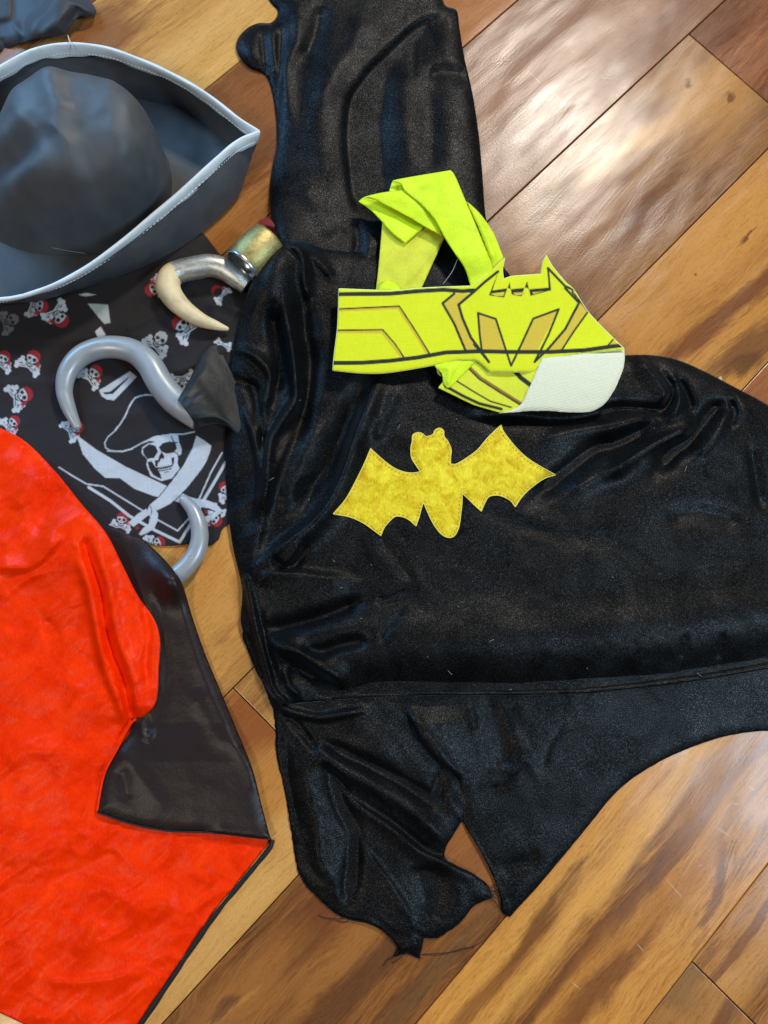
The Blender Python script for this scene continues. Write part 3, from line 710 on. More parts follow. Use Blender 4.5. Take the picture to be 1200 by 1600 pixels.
BACK = [(530, 1060), (548, 1098), (590, 1104), (630, 1118), (653, 1160), (683, 1195), (712, 1216), (719, 1250), (722, 1280), (756, 1340), (779, 1393), (784, 1425), (797, 1433, 1), (810, 1418), (840, 1386), (870, 1350), (920, 1290), (965, 1236), (1020, 1196), (1090, 1164), (1150, 1147), (1215, 1142), (1290, 1150, 1), (1290, 1000, 1), (900, 1040), (700, 1050)]
def H_back(p, d):
    lift = np.clip((p[:, 1]-1102)/30, 0, 1)*np.clip((1300-p[:, 1])/120, 0, 1)*np.clip((760-p[:, 0])/70, 0, 1)
    z = 1.2*MM + 3.0*MM*(1-np.exp(-(d/9)**1.3)) + 7*MM*lift*np.clip(d/6, 0, 1) + 1.0*MM*fbm(p, 90, 31, 2) + 0.5*MM*fbm(p, 34, 37, 2)
    R = lambda *a, **q: ridge(p, *a, **q)
    z += R([(640, 1108), (660, 1140), (690, 1180), (722, 1220)], 10, 4*MM, 10)
    z += R([(734, 1100), (739, 1120), (742, 1142)], 4, 2.5*MM, 8)
    z += R([(764, 1098), (775, 1125), (786, 1165), (788, 1205)], 9, -5*MM, 13)
    z += R([(788, 1206), (804, 1204), (820, 1180)], 8, 3.5*MM, 8)
    z += R([(800, 1130), (815, 1165), (842, 1215)], 6, 2*MM, 9)
    z += R([(765, 1235), (795, 1228)], 7, -2*MM, 7, smooth=False)
    z += R([(782, 1368), (806, 1352), (845, 1346)], 14, -3*MM, 12)
    z += R([(850, 1200), (856, 1170), (880, 1130)], 4, -1.3*MM, 5)
    z += R([(724, 1285), (758, 1345), (786, 1405), (792, 1425)], 5, 2.5*MM, 5)
    return np.maximum(z, 1.0*MM)
cloth("back_panel", BACK, H_back, 3.8, V_BLACK, COST, under=lambda q: np.zeros(len(q)), rag=0.6, seed=9)

# yellow bat sewn on the front
EM = [(520.7, 803, 1), (540, 780), (555, 753), (568, 727), (579, 701, 1), (600, 720), (617, 732), (633, 738), (647, 739), (657, 737, 1), (650, 727), (643, 715), (642, 700), (644, 690), (645, 680), (652, 676), (659, 677), (666, 682), (676, 679), (680, 672), (687, 669), (693, 673), (694, 682), (700, 690), (705, 703), (704, 715), (704, 725, 1),
      (713, 725), (730, 715), (747, 702), (763, 683), (783, 664, 1), (786, 673), (793, 683), (807, 700), (823, 715), (843, 728), (868, 742, 1), (850, 748), (830, 762), (815, 777), (805, 792, 1), (797, 782), (783, 775), (772, 774), (763, 777), (757, 787), (752, 799, 1), (740, 788), (730, 778), (722, 771, 1), (722, 783), (720, 803), (717, 823), (711, 836), (702, 840), (690, 835), (678, 820), (668, 800), (662, 785, 1),
      (659, 792), (655, 807), (650, 822, 1), (640, 813), (630, 808), (618, 807), (608, 815), (600, 825), (595, 837, 1), (583, 828), (567, 817), (547, 808)]
def front_z(q):
    return H_front(q, np.maximum(sdist(q, front_out), 0))
def em_H(p, d):
    return front_z(p) + 0.9*MM + 1.0*MM*(1-np.exp(-(d/5.0)**1.5)) + 0.5*MM*fbm(p, 18, 41, 2) - 0.5*MM*np.exp(-((d-5)/1.6)**2)
em = cloth("bat_emblem", EM, em_H, 2.2, V_YELLOW, COST, under=lambda q: front_z(q)-0.5*MM, rag=0.8, seed=3)
em["label"] = "yellow crushed velvet bat sewn on the chest"
eo = spline(EM, 1.5)
edge_col = plain("pale_yellow_edge", (0.80, 0.66, 0.12), 0.8)
pts = np.vstack([eo, eo[:1]]); zz = front_z(pts)+1.0*MM
tv, tf = tube(P(pts[:, 0], pts[:, 1], zz), np.full(len(pts), 0.55*MM), 5, cap=False)
o = mesh_obj("cut_edge", tv, tf, edge_col); attach(o, COST); o.parent = em; o.matrix_parent_inverse = Matrix.Identity(4)

st = spline(EM, 1.0)
tn = np.roll(st, -1, 0)-np.roll(st, 1, 0); tn /= np.maximum(np.hypot(*tn.T), 1e-6)[:, None]
inn = np.stack([-tn[:, 1], tn[:, 0]], 1)
if not inside(st[:1]*0+st[40]+inn[40]*3, st)[0]: inn = -inn
SV = []; SF = []; sq_ = []
rs = random.Random(4)
for k in range(0, len(st)-4, 6):
    a_ = st[k]+inn[k]*(3.2+rs.uniform(-0.6, 0.6)); b_ = st[k+3]+inn[k+3]*(3.2+rs.uniform(-0.6, 0.6))
    q = np.array([a_, (a_+b_)/2, b_])
    if not inside(q, st).all(): continue
    sq_.append(q)
qa = np.vstack(sq_); za = em_H(qa, np.maximum(sdist(qa, st), 0))
for k, q in enumerate(sq_):
    tv, tf = tube(P(q[:, 0], q[:, 1], za[3*k:3*k+3]+np.array([0.0001, 0.0004, 0.0001])), [0.0003]*3, 4)
    k0 = len(SV); SV += list(tv); SF += [tuple(i+k0 for i in f) for f in tf]
so = mesh_obj("stitching", SV, SF, plain("gold_thread", (0.50, 0.36, 0.03), 0.7))
so.parent = em; so.matrix_parent_inverse = Matrix.Identity(4)

# loose threads at the torn hem
def thread(px_pts, zs, r, mat, name="loose_thread", parent=COST, n=8):
    c = P([q[0] for q in px_pts], [q[1] for q in px_pts], zs)
    a, rr = resample3(c, [r]*len(px_pts), n)
    tv, tf = tube(a, rr, 5)
    return mesh_obj(name, tv, tf, mat, parent)
T = MM
thread([(540, 1436), (522, 1436), (508, 1434), (497, 1430)], [2*T, 1*T, 0.8*T, 0.8*T], 0.32*T, THREAD)
thread([(545, 1440), (535, 1441), (525, 1438)], [1*T, 0.8*T, 1*T], 0.3*T, THREAD)
thread([(655, 1492), (680, 1490), (705, 1488), (730, 1482), (755, 1470), (775, 1446), (781, 1430), (780, 1415)], [1*T, 0.6*T, 0.6*T, 0.6*T, 0.6*T, 0.8*T, 1.2*T, 2*T], 0.2*T, THREAD)
thread([(660, 1492), (690, 1492), (722, 1482), (742, 1480)], [0.6*T]*4, 0.18*T, THREAD)
thread([(618, 1494), (606, 1500), (598, 1510)], [1.5*T, 1*T, 0.6*T], 0.4*T, THREAD)
thread([(630, 1494), (618, 1502), (612, 1505)], [1.5*T, 1*T, 0.6*T], 0.3*T, THREAD)
rr = random.Random(3)
for k in range(16):
    x, y = 758+rr.uniform(-6, 12), 1392+rr.uniform(-8, 10)
    a = rr.uniform(-0.6, 1.2)
    L = rr.uniform(12, 24)
    thread([(x, y), (x+L*0.5*math.cos(a)+rr.uniform(-4, 4), y+L*0.5*math.sin(a)), (x+L*math.cos(a), y+L*math.sin(a)+rr.uniform(-3, 5))], [3*T, 3.5*T, rr.uniform(0.6, 3)*T], 0.22*T, THREAD, n=4)
thread([(715, 405), (706, 425), (692, 444)], [30*T, 26*T, 24*T], 0.25*T, PALETHREAD)

rl = random.Random(11)
LV = []; LF = []
for k in range(30):
    x, y = rl.uniform(420, 1180), rl.uniform(600, 1320)
    if not (inside(np.array([[x, y]]), front_out)[0]): continue
    z0 = float(front_z(np.array([[x, y]]))[0])+0.0006
    a = rl.uniform(0, 6.3); L = rl.choice((2.0, 2.5, 4.0, 9.0))
    bend = rl.uniform(-3, 3)
    q = [(x, y), (x+L*0.5*math.cos(a)+bend*0.3, y+L*0.5*math.sin(a)+bend*0.3), (x+L*math.cos(a), y+L*math.sin(a))]
    tv, tf = tube(P([b[0] for b in q], [b[1] for b in q], z0), [0.00013]*3, 4)
    k0 = len(LV); LV += list(tv); LF += [tuple(i+k0 for i in f) for f in tf]
lint = mesh_obj("lint", LV, LF, PALETHREAD, COST)
lint["kind"] = "stuff"

# ------------------------------------------------------------------ prints
def paint_shapes(p, ground, shapes):
    col = np.tile(np.array(ground, float), (len(p), 1))
    for s in shapes:
        if s[0] == 'poly':
            q = np.array(s[1], float); mg = 1.5
        else:
            q = np.array(s[1], float); mg = s[3]+1.5
        lo = q.min(0)-mg; hi = q.max(0)+mg
        k = np.where((p[:, 0] > lo[0]) & (p[:, 0] < hi[0]) & (p[:, 1] > lo[1]) & (p[:, 1] < hi[1]))[0]
        if not len(k): continue
        if s[0] == 'poly': a = np.clip(sdist(p[k], q)/1.1+0.5, 0, 1)
        else:
            d, _, _ = seg_dist(p[k], q); a = np.clip((s[3]-d)/1.1+0.5, 0, 1)
        al = a*(s[4] if len(s) > 4 else 1.0)
        col[k] = col[k]*(1-al[:, None])+np.array(s[2], float)*al[:, None]
    return col

def zoomed(ox, oy, k):
    return lambda pts: [(ox+a/k, oy+b/k) for a, b in pts]

# ------------------------------------------------------------------ yellow belt with printed bat buckle
Z4 = zoomed(480, 250, 2.3077)
BELTT = thing("costume_belt", P(740, 500, 0), "bright yellow cloth belt with black printed lines and a bat shaped buckle", "belt")
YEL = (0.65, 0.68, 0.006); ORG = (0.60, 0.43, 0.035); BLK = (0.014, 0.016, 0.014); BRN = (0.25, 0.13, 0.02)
band_out = Z4([(115, 465), (300, 471), (400, 463), (480, 459), (590, 455), (625, 430), (670, 395), (712, 355), (704, 395), (708, 430), (740, 420), (800, 415), (843, 412), (850, 370), (862, 345), (885, 385), (930, 440), (960, 468), (1010, 545), (1060, 600), (1115, 655), (1141, 680), (1130, 684), (1000, 697), (850, 716), (825, 755), (780, 763), (660, 763), (630, 735), (600, 720), (540, 722), (480, 735), (300, 765), (200, 768), (93, 758), (98, 700), (110, 600)])
corners = {0, 4, 7, 9, 12, 14, 21, 24, 27, 34}
band_out = [(*q, 1) if i in corners else q for i, q in enumerate(band_out)]
sh = []
def ln(pts, w, c=BLK): sh.append(('line', Z4(pts), c, w/2.3077/2))
def pg(pts, c): sh.append(('poly', Z4(pts), c))
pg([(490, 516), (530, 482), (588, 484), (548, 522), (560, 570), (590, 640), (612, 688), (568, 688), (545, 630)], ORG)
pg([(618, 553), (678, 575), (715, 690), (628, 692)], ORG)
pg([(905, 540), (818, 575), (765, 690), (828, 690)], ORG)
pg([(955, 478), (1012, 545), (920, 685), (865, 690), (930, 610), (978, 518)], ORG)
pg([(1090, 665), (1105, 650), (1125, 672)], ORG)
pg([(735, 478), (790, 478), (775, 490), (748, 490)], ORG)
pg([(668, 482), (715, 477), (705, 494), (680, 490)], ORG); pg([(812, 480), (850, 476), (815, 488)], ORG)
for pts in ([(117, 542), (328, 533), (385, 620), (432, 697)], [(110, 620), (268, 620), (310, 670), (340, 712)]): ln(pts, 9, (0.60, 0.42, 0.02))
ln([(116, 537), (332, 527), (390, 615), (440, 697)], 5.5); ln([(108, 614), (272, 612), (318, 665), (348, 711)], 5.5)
ln([(112, 484), (300, 482), (400, 473), (490, 468), (560, 473), (600, 470)], 15)
ln([(90, 732), (200, 731), (300, 724), (400, 712), (500, 694), (620, 690), (730, 692), (880, 692), (1000, 686), (1100, 672), (1140, 668)], 15)
ln([(530, 482), (488, 517), (530, 590), (572, 690)], 9)
ln([(688, 402), (640, 440), (600, 476), (546, 522), (560, 570), (590, 640), (655, 728), (625, 690)], 10)
pg([(690, 402), (655, 488), (710, 496), (730, 440), (737, 485), (772, 492), (793, 436), (805, 490), (878, 470), (868, 388), (870, 460), (800, 466), (790, 460), (735, 466), (725, 462), (668, 470)], BLK)
pg([(662, 482), (712, 476), (705, 491), (678, 489)], YEL)
pg([(672, 484), (712, 480), (704, 491), (682, 489)], ORG)
pg([(742, 478), (785, 477), (770, 487), (750, 487)], ORG); pg([(812, 477), (852, 473), (815, 484)], ORG)
ln([(868, 390), (876, 468)], 7); ln([(868, 390), (930, 455), (975, 475)], 9)
ln([(930, 462), (980, 515), (930, 610), (870, 680), (820, 728), (840, 690)], 9)
ln([(955, 475), (1014, 545), (960, 620), (915, 690)], 7); ln([(1105, 645), (1085, 668)], 6)
ln([(616, 552), (680, 573), (735, 742), (765, 680), (815, 572), (907, 538), (870, 630), (822, 726)], 8)
ln([(616, 552), (622, 630), (630, 692)], 8); ln([(630, 690), (712, 694)], 9); ln([(765, 692), (830, 692)], 9)
ln([(600, 665), (655, 728)], 6)
BAND_Z = 30*MM
def H_band(p, d):
    z = BAND_Z + 1.6*MM*np.sin(p[:, 0]/55.0) + 0.7*MM*fbm(p, 60, 51, 2)
    z += 3*MM*np.exp(-((p[:, 0]-525)/22)**2) - 2.5*MM*np.exp(-((p[:, 0]-700)/60)**2)
    z += 5*MM*np.exp(-((p[:, 1]-548)/16)**2)*np.clip((p[:, 0]-850)/90, 0, 1)
    z -= 0.7*MM*np.exp(-(d/3.0)**2)
    return z
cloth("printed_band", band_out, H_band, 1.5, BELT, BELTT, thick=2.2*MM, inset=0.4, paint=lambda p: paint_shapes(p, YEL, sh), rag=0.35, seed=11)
bo = spline(band_out, 2)
pale = plain("pale_felt_edge", (0.72, 0.78, 0.30), 0.9)
o_pts = np.vstack([bo, bo[:1]])
hz = H_band(o_pts, np.zeros(len(o_pts)))-0.9*MM
tv, tf = tube(P(o_pts[:, 0], o_pts[:, 1], hz), np.full(len(o_pts), 0.75*MM), 5, cap=False)
mesh_obj("felt_edge", tv, tf, pale, BELTT)

# lower loop of the belt, printed lines, folding back to its white side
lo_out = [(*q, 1) for q in Z4([(560, 700), (850, 712), (900, 760), (860, 860), (760, 905), (690, 910), (600, 884), (520, 845), (472, 822), (488, 800), (500, 760)])]
sl = []
for pts, wd in (([(735, 745), (770, 785), (830, 830)], 17), ([(575, 745), (620, 790), (690, 835), (770, 884)], 6), ([(528, 790), (600, 835), (660, 870), (735, 892)], 6), ([(498, 815), (560, 850), (620, 878), (700, 898)], 11)):
    sl.append(('line', Z4(pts), BLK, wd/2.3077/2))
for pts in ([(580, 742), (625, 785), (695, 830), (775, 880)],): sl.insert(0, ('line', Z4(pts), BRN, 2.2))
def H_lo(p, d):
    return 25.5*MM + 1.2*MM*fbm(p, 50, 61, 2) - 2*MM*np.clip((p[:, 1]-600)/50, 0, 1) - 0.6*MM*np.exp(-(d/3)**2) + 4*MM*np.clip((p[:, 0]-790)/50, 0, 1)*np.clip((640-p[:, 1])/40, 0, 1)
cloth("lower_loop", lo_out, H_lo, 1.6, BELT, BELTT, thick=1.6*MM, inset=0.4, paint=lambda p: paint_shapes(p, (0.64, 0.66, 0.03), sl), rag=0.4, seed=13)
fl_out = Z4([(848, 714), (930, 706), (1040, 694), (1128, 682), (1144, 690), (1141, 745), (1116, 812), (1082, 868), (1030, 905), (950, 911), (880, 906), (800, 905), (740, 910), (690, 913), (735, 902), (772, 878), (800, 820), (825, 765)])
fl_out = [(*q, 1) if i in (0, 13) else q for i, q in enumerate(fl_out)]
def H_fl(p, d):
    k = np.clip((p[:, 1]-552)/90, 0, 1)
    z = (33-8*k)*MM + 2.5*MM*np.sin(np.pi*np.clip(k, 0, 1)) + 0.5*MM*fbm(p, 30, 71, 2)
    z -= 3.5*MM*np.exp(-(np.clip(960-p[:, 0], -100, 400)/14)**2)*0 + 1.2*MM*np.exp(-(d/4)**2)
    z -= 5*MM*np.clip((p[:, 1]-553-(975-p[:, 0])*-0.02)/-6+0.2, 0, 1)
    return z
cloth("loop_fabric_backing", fl_out, H_fl, 2.2, FLEECE, BELTT, thick=1.8*MM, inset=0.5, rag=0.7, seed=15)

# ribbon ties
Z8 = zoomed(560, 260, 5.0)
def tie(name, pts, z0, fn=None, sp=2.4, mat=NEON, corn=()):
    q = Z8(pts); q = [(*a, 1) if (i in corn or corn == 'all') else a for i, a in enumerate(q)]
    def H(p, d):
        z = z0*MM + 0.8*MM*fbm(p, 40, 81+z0, 2) - 0.4*MM*np.exp(-(d/2.5)**2)
        if fn: z = z + fn(p, d)
        return z
    return cloth(name, q, H, sp, mat, BELTT, thick=0.8*MM, inset=0.5)
rz = lambda p, pts, w, h, wr=None: ridge(p, Z8(pts), w, h*MM, wr)
SHEER = satin("sheer_yellow_ribbon", (0.62, 0.62, 0.035), 0.6, 0.2, (1, 1, 0.5), 1600, 0.25, 0.15)
tie("ribbon_tail", [(188, 430), (300, 400), (510, 440), (660, 530), (672, 560), (580, 760), (490, 960), (300, 985), (133, 985), (155, 800)], 20,
    lambda p, d: rz(p, [(665, 548), (520, 730), (345, 940)], 6, 2.0, 3)+rz(p, [(345, 620), (330, 800), (300, 940)], 12, 1.2)+rz(p, [(520, 480), (400, 560)], 6, -1), mat=SHEER, corn=(0, 3, 4, 6, 8))
tie("ribbon_end", [(0, 275), (60, 246), (200, 290), (400, 400), (518, 470), (365, 603), (260, 520), (185, 435), (100, 345)], 24,
    lambda p, d: rz(p, [(30, 280), (150, 330), (330, 400), (480, 470)], 9, -3.0, 7)+rz(p, [(200, 430), (360, 580)], 12, 1.2), corn=(0, 4, 5))
tie("ribbon_fold", [(-3, 276), (50, 238), (180, 205), (360, 183), (500, 270), (600, 400), (660, 548), (517, 472), (400, 402), (260, 328), (130, 262), (60, 246)], 29,
    lambda p, d: rz(p, [(20, 262), (160, 232), (360, 250), (560, 400)], 14, 2.2), corn=(0, 3, 6))
tie("ribbon_strap", [(270, 118), (300, 102), (500, 66), (720, 30), (757, 78), (845, 285), (960, 560), (1050, 800), (1010, 880), (880, 950), (832, 800), (760, 690), (680, 570), (590, 410), (480, 290), (370, 200), (330, 140)], 33,
    lambda p, d: rz(p, [(560, 140), (650, 300), (800, 560), (930, 850)], 30, 2.5)+rz(p, [(620, 330), (590, 220), (480, 180)], 12, -2)+rz(p, [(340, 110), (600, 60), (740, 50)], 8, -1.5)-7*MM*np.clip((p[:, 1]-400)/50, 0, 1), corn=(3, 9))
tie("ribbon_inner_loop", [(238, 200), (262, 125), (285, 106), (330, 140), (372, 200), (300, 205)], 27, lambda p, d: rz(p, [(300, 150), (330, 200)], 5, -2.0), corn=(0, 4))
tie("ribbon_side", [(838, 270), (880, 300), (960, 380), (1050, 510), (1105, 640), (1132, 730), (1100, 830), (1040, 850), (1010, 700), (940, 510), (880, 370)], 28,
    lambda p, d: rz(p, [(900, 350), (1000, 560), (1080, 760)], 6, 2.5, 5)+rz(p, [(1040, 560), (1090, 700), (1090, 800)], 4, -2.0)-3*MM*np.clip((p[:, 1]-400)/40, 0, 1), corn=(0,))
tie("ribbon_knot", [(148, 985), (165, 925), (205, 898), (250, 896), (300, 920), (335, 955), (330, 985), (240, 990)], 23, lambda p, d: 3*MM*(1-np.exp(-(d/5)**2))+rz(p, [(230, 905), (270, 930), (290, 970)], 3, -1.6), corn=(0,))
Zs = Z4([(462, 738), (540, 722), (612, 716), (590, 745), (545, 790), (510, 822), (492, 806), (484, 770)])
cloth("ribbon_bunch", Zs, lambda p, d: 26.5*MM+2*MM*(1-np.exp(-(d/6)**2))+ridge(p, Z4([(500, 735), (515, 770), (505, 812)]), 4, 2*MM)+ridge(p, Z4([(560, 735), (535, 770), (520, 800)]), 4, -2*MM), 2.2, NEON, BELTT, thick=1*MM, inset=0.5)
tv = Z4([(464, 738), (476, 735), (482, 780), (468, 768)])
cloth("ribbon_fray", [(*q, 1) for q in tv], lambda p, d: 19*MM+0*d, 2.0, FLEECE, BELTT, thick=0.6*MM, inset=0.3, rag=1.0)

# ------------------------------------------------------------------ bandana with pirate print
WHT = (0.42, 0.44, 0.48); RD = (0.27, 0.010, 0.014); GND = (0.0115, 0.008, 0.009); DIM = (0.10, 0.10, 0.105)
shp = []
def motif(cx, cy, s, rot=0.0, flip=1, parts="srb", wcol=WHT):
    """small skull with a red headscarf and crossed bones"""
    s *= 0.84; c, sn = math.cos(rot), math.sin(rot)
    X = lambda pts: [(cx+s*(c*a*flip-sn*b), cy+s*(sn*a*flip+c*b)) for a, b in pts]
    el = lambda x, y, rx, ry, n=14: [(x+rx*math.cos(t*2*math.pi/n), y+ry*math.sin(t*2*math.pi/n)) for t in range(n)]
    if 'b' in parts:
        for (x0, y0, x1, y1) in ((-1.3, 1.35, 1.1, 0.55), (1.3, 1.35, -1.1, 0.55)):
            shp.append(('line', X([(x0, y0), (x1, y1)]), wcol, 0.19*s))
            dx, dy = x1-x0, y1-y0; l = math.hypot(dx, dy); nx, ny = -dy/l*0.22, dx/l*0.22
            for (ex, ey) in ((x0, y0), (x1, y1)):
                shp.append(('poly', X(el(ex+nx, ey+ny, 0.27, 0.24, 10)), wcol)); shp.append(('poly', X(el(ex-nx, ey-ny, 0.27, 0.24, 10)), wcol))
            shp.append(('line', X([(x0*0.8+x1*0.2, y0*0.8+y1*0.2), (x0*0.35+x1*0.65, y0*0.35+y1*0.65)]), GND, 0.05*s))
    if 's' in parts:
        shp.append(('poly', X([(-0.8, -0.35), (-0.6, -0.85), (0, -1.05), (0.6, -0.85), (0.8, -0.3), (0.72, 0.2), (0.45, 0.38), (0.42, 0.85), (0, 0.98), (-0.42, 0.85), (-0.45, 0.38), (-0.72, 0.2)]), GND))
        shp.append(('poly', X([(-0.7, -0.3), (-0.5, -0.75), (0, -0.95), (0.5, -0.75), (0.7, -0.25), (0.62, 0.15), (0.36, 0.33), (0.33, 0.72), (0, 0.85), (-0.33, 0.72), (-0.36, 0.33), (-0.62, 0.15)]), wcol))
        shp.append(('poly', X(el(-0.3, 0.0, 0.22, 0.2)), GND)); shp.append(('poly', X(el(0.32, -0.02, 0.25, 0.24)), GND))
        shp.append(('poly', X([(0, 0.18), (0.09, 0.38), (-0.09, 0.38)]), GND))
        shp.append(('line', X([(-0.28, 0.52), (0, 0.58), (0.28, 0.52)]), GND, 0.05*s))
        for k in (-0.12, 0.04, 0.18): shp.append(('line', X([(k, 0.5), (k, 0.72)]), GND, 0.035*s))
    if 'r' in parts:
        shp.append(('poly', X([(-0.78, -0.22), (-0.72, -0.65), (-0.4, -1.0), (0.1, -1.12), (0.6, -0.92), (0.85, -0.45), (0.82, -0.12), (0.3, -0.42), (-0.3, -0.42)]), RD))
        shp.append(('poly', X([(0.75, -0.25), (1.1, 0.1), (1.3, 0.75), (1.0, 0.45), (0.95, 0.85), (0.7, 0.25)]), RD))
        shp.append(('line', X([(-0.7, -0.3), (0, -0.58), (0.75, -0.25)]), (0.16, 0.006, 0.008), 0.04*s))
motif(50, 561, 16, 0.5, 1)
motif(36, 617, 17, 1.2, 1)
motif(94, 497, 17, 2.45, 1)
motif(62, 478, 15, 1.7, 1, wcol=(0.3, 0.3, 0.31))
motif(18, 500, 15, 1.2, 1, "sb", DIM)
motif(147, 583, 15, 0.7, 1)
motif(118, 668, 14, 1.0, 1)
motif(284, 508, 18, -0.9, 1)
motif(240, 452, 15, -2.0, 1)
motif(340, 456, 12, -0.9, 1, "rb")
motif(352, 530, 11, 0.4, 1, "b")
motif(250, 530, 17, 0.6, 1, "sb", (0.28, 0.29, 0.30))
motif(288, 602, 15, 2.9, 1, "sb", (0.34, 0.35, 0.36))
motif(352, 764, 13, -0.5, 1)
motif(336, 812, 13, 2.2, 1)
motif(346, 790, 10, 0.6, 1, "b")
motif(246, 848, 13, 1.2, 1)
motif(190, 812, 13, 0.2, 1)
motif(5, 560, 14, 0.4, 1); motif(20, 660, 13, 0.8, 1)
ZR4 = zoomed(0, 420, 5.217); ZR6 = zoomed(180, 600, 4.85); ZR2 = zoomed(0, 340, 2.667)
pl = lambda pts, c=WHT: shp.append(('poly', pts, c))
li = lambda pts, wd, c=WHT: shp.append(('line', pts, c, wd))
pl(ZR4([(715, 285), (880, 290), (900, 440), (850, 450), (790, 380)]), (0.34, 0.37, 0.37))
pl(ZR4([(640, 212), (700, 196), (785, 212), (700, 226)]), (0.38, 0.39, 0.38))
pl(ZR4([(775, 510), (820, 470), (862, 540), (800, 566)]))
pl(ZR4([(805, 990), (860, 960), (1060, 835), (1115, 880), (1000, 1000), (930, 1072), (870, 1065), (830, 1040)]))
pl(ZR4([(835, 1010), (900, 1000), (1060, 870), (1040, 900), (920, 1020), (860, 1025)]), GND)
# hat line, skull and crossed sabres
li(ZR4([(1210, 1024), (1150, 1035), (1100, 1050), (1060, 1110), (1030, 1180), (990, 1250), (950, 1310), (880, 1370), (853, 1420), (862, 1460), (900, 1482), (1000, 1490), (1080, 1468)]), 0.85)
li(ZR6([(300, 85), (240, 82), (190, 90), (150, 108), (125, 140), (95, 195), (75, 250), (40, 300), (0, 345)]), 0.9)
li(ZR6([(-60, 508), (0, 510), (60, 508), (120, 492), (200, 448), (300, 400), (420, 382), (520, 380), (600, 362)]), 0.9)
pl(ZR6([(318, 905*0+0), (318, 0), (318, 0)])) if False else None
pl(ZR2([(318, 905), (400, 966), (520, 1036), (690, 1116), (790, 1164), (870, 1185), (912, 1205), (860, 1210), (760, 1190), (690, 1170), (640, 1160), (560, 1130), (500, 1086), (440, 1085), (395, 1046), (345, 985)]))
pl(ZR6([(590, 868), (680, 875), (760, 905), (800, 945), (790, 985), (740, 1020), (690, 1045), (655, 1010), (720, 995), (785, 965), (720, 945), (640, 925)]))
pl(ZR6([(655, 940), (720, 945), (760, 965), (700, 990), (660, 975)]), GND); pl(ZR6([(678, 955), (700, 958), (698, 985), (680, 980)]), RD); pl(ZR6([(704, 958), (745, 962), (735, 980), (702, 985)]))
pl(ZR6([(615, 392), (670, 425), (728, 468), (722, 505), (690, 590), (640, 665), (540, 790), (420, 905), (322, 962), (258, 918), (340, 850), (430, 735), (520, 610), (585, 490)]))
li(ZR6([(320, 960), (430, 905), (545, 795), (645, 670), (695, 590)]), 0.7, GND); li(ZR6([(255, 915), (335, 850), (428, 732), (520, 605)]), 0.7, GND)
pl(ZR6([(262, 915), (300, 940), (325, 985), (320, 1040), (295, 1095), (240, 1130), (195, 1148), (180, 1136), (205, 1098), (255, 1060), (262, 1000), (245, 955)]))
pl(ZR6([(98, 1052), (170, 985), (235, 945), (262, 985), (200, 1035), (140, 1082)]))
pl(ZR6([(222, 1022), (258, 992), (268, 1018), (240, 1036)]), GND); pl(ZR6([(150, 1085), (205, 1042), (225, 1060), (175, 1105)]), GND); pl(ZR6([(150, 1090), (178, 1072), (180, 1095), (160, 1106)]), RD)
li(ZR6([(265, 920), (278, 965), (268, 1000)]), 0.6, GND)
pl(ZR6([(180, 478), (215, 445), (290, 398), (420, 380), (475, 388), (484, 440), (505, 492), (500, 530), (478, 545), (472, 600), (488, 640), (430, 715), (350, 735), (268, 698), (236, 612), (243, 572), (205, 530)]))
pl(ZR6([(210, 490), (258, 455), (306, 468), (324, 515), (295, 560), (240, 568), (212, 525)]), GND)
pl(ZR6([(330, 480), (360, 448), (410, 435), (456, 440), (468, 490), (440, 520), (390, 528), (348, 512)]), GND)
pl(ZR6([(335, 540), (352, 512), (372, 548), (366, 572), (350, 562), (335, 595), (322, 590)]), GND)
pl(ZR6([(150, 490), (200, 455), (260, 430), (310, 440), (250, 450), (205, 480), (200, 520)]), GND)
pl(ZR6([(245, 590), (275, 585), (300, 620), (335, 665), (355, 720), (325, 710), (290, 690), (262, 655)]), GND); li(ZR6([(240, 610), (262, 660), (280, 695), (350, 732)]), 0.8)
pl(ZR6([(300, 580), (330, 575), (320, 625), (305, 625)]), GND); pl(ZR6([(425, 560), (448, 555), (445, 605), (432, 620)]), GND)
li(ZR6([(312, 640), (370, 636), (432, 618)]), 1.2, GND); li(ZR6([(318, 660), (370, 658), (425, 640)]), 0.5, GND)
for k in range(8): li(ZR6([(322+k*14, 630-k*2), (324+k*14, 660-k*2)]), 0.5, GND)
li(ZR6([(375, 672), (405, 664)]), 0.6, GND); li(ZR6([(425, 395), (445, 440), (470, 445)]), 0.8, GND); li(ZR6([(440, 510), (475, 530), (478, 560)]), 0.8, GND)
# double frame line
li(ZR2([(245, 1040), (300, 1075), (360, 1110), (430, 1120), (560, 1200), (640, 1250), (740, 1305), (800, 1240), (832, 1168), (880, 1060), (925, 980)]), 1.1)
li(ZR2([(370, 1124), (460, 1180), (540, 1244), (640, 1300), (748, 1352), (800, 1270), (850, 1175), (900, 1090), (940, 1020)]), 2.2)
li(ZR2([(0, 838), (15, 860), (30, 885)]), 0.8)

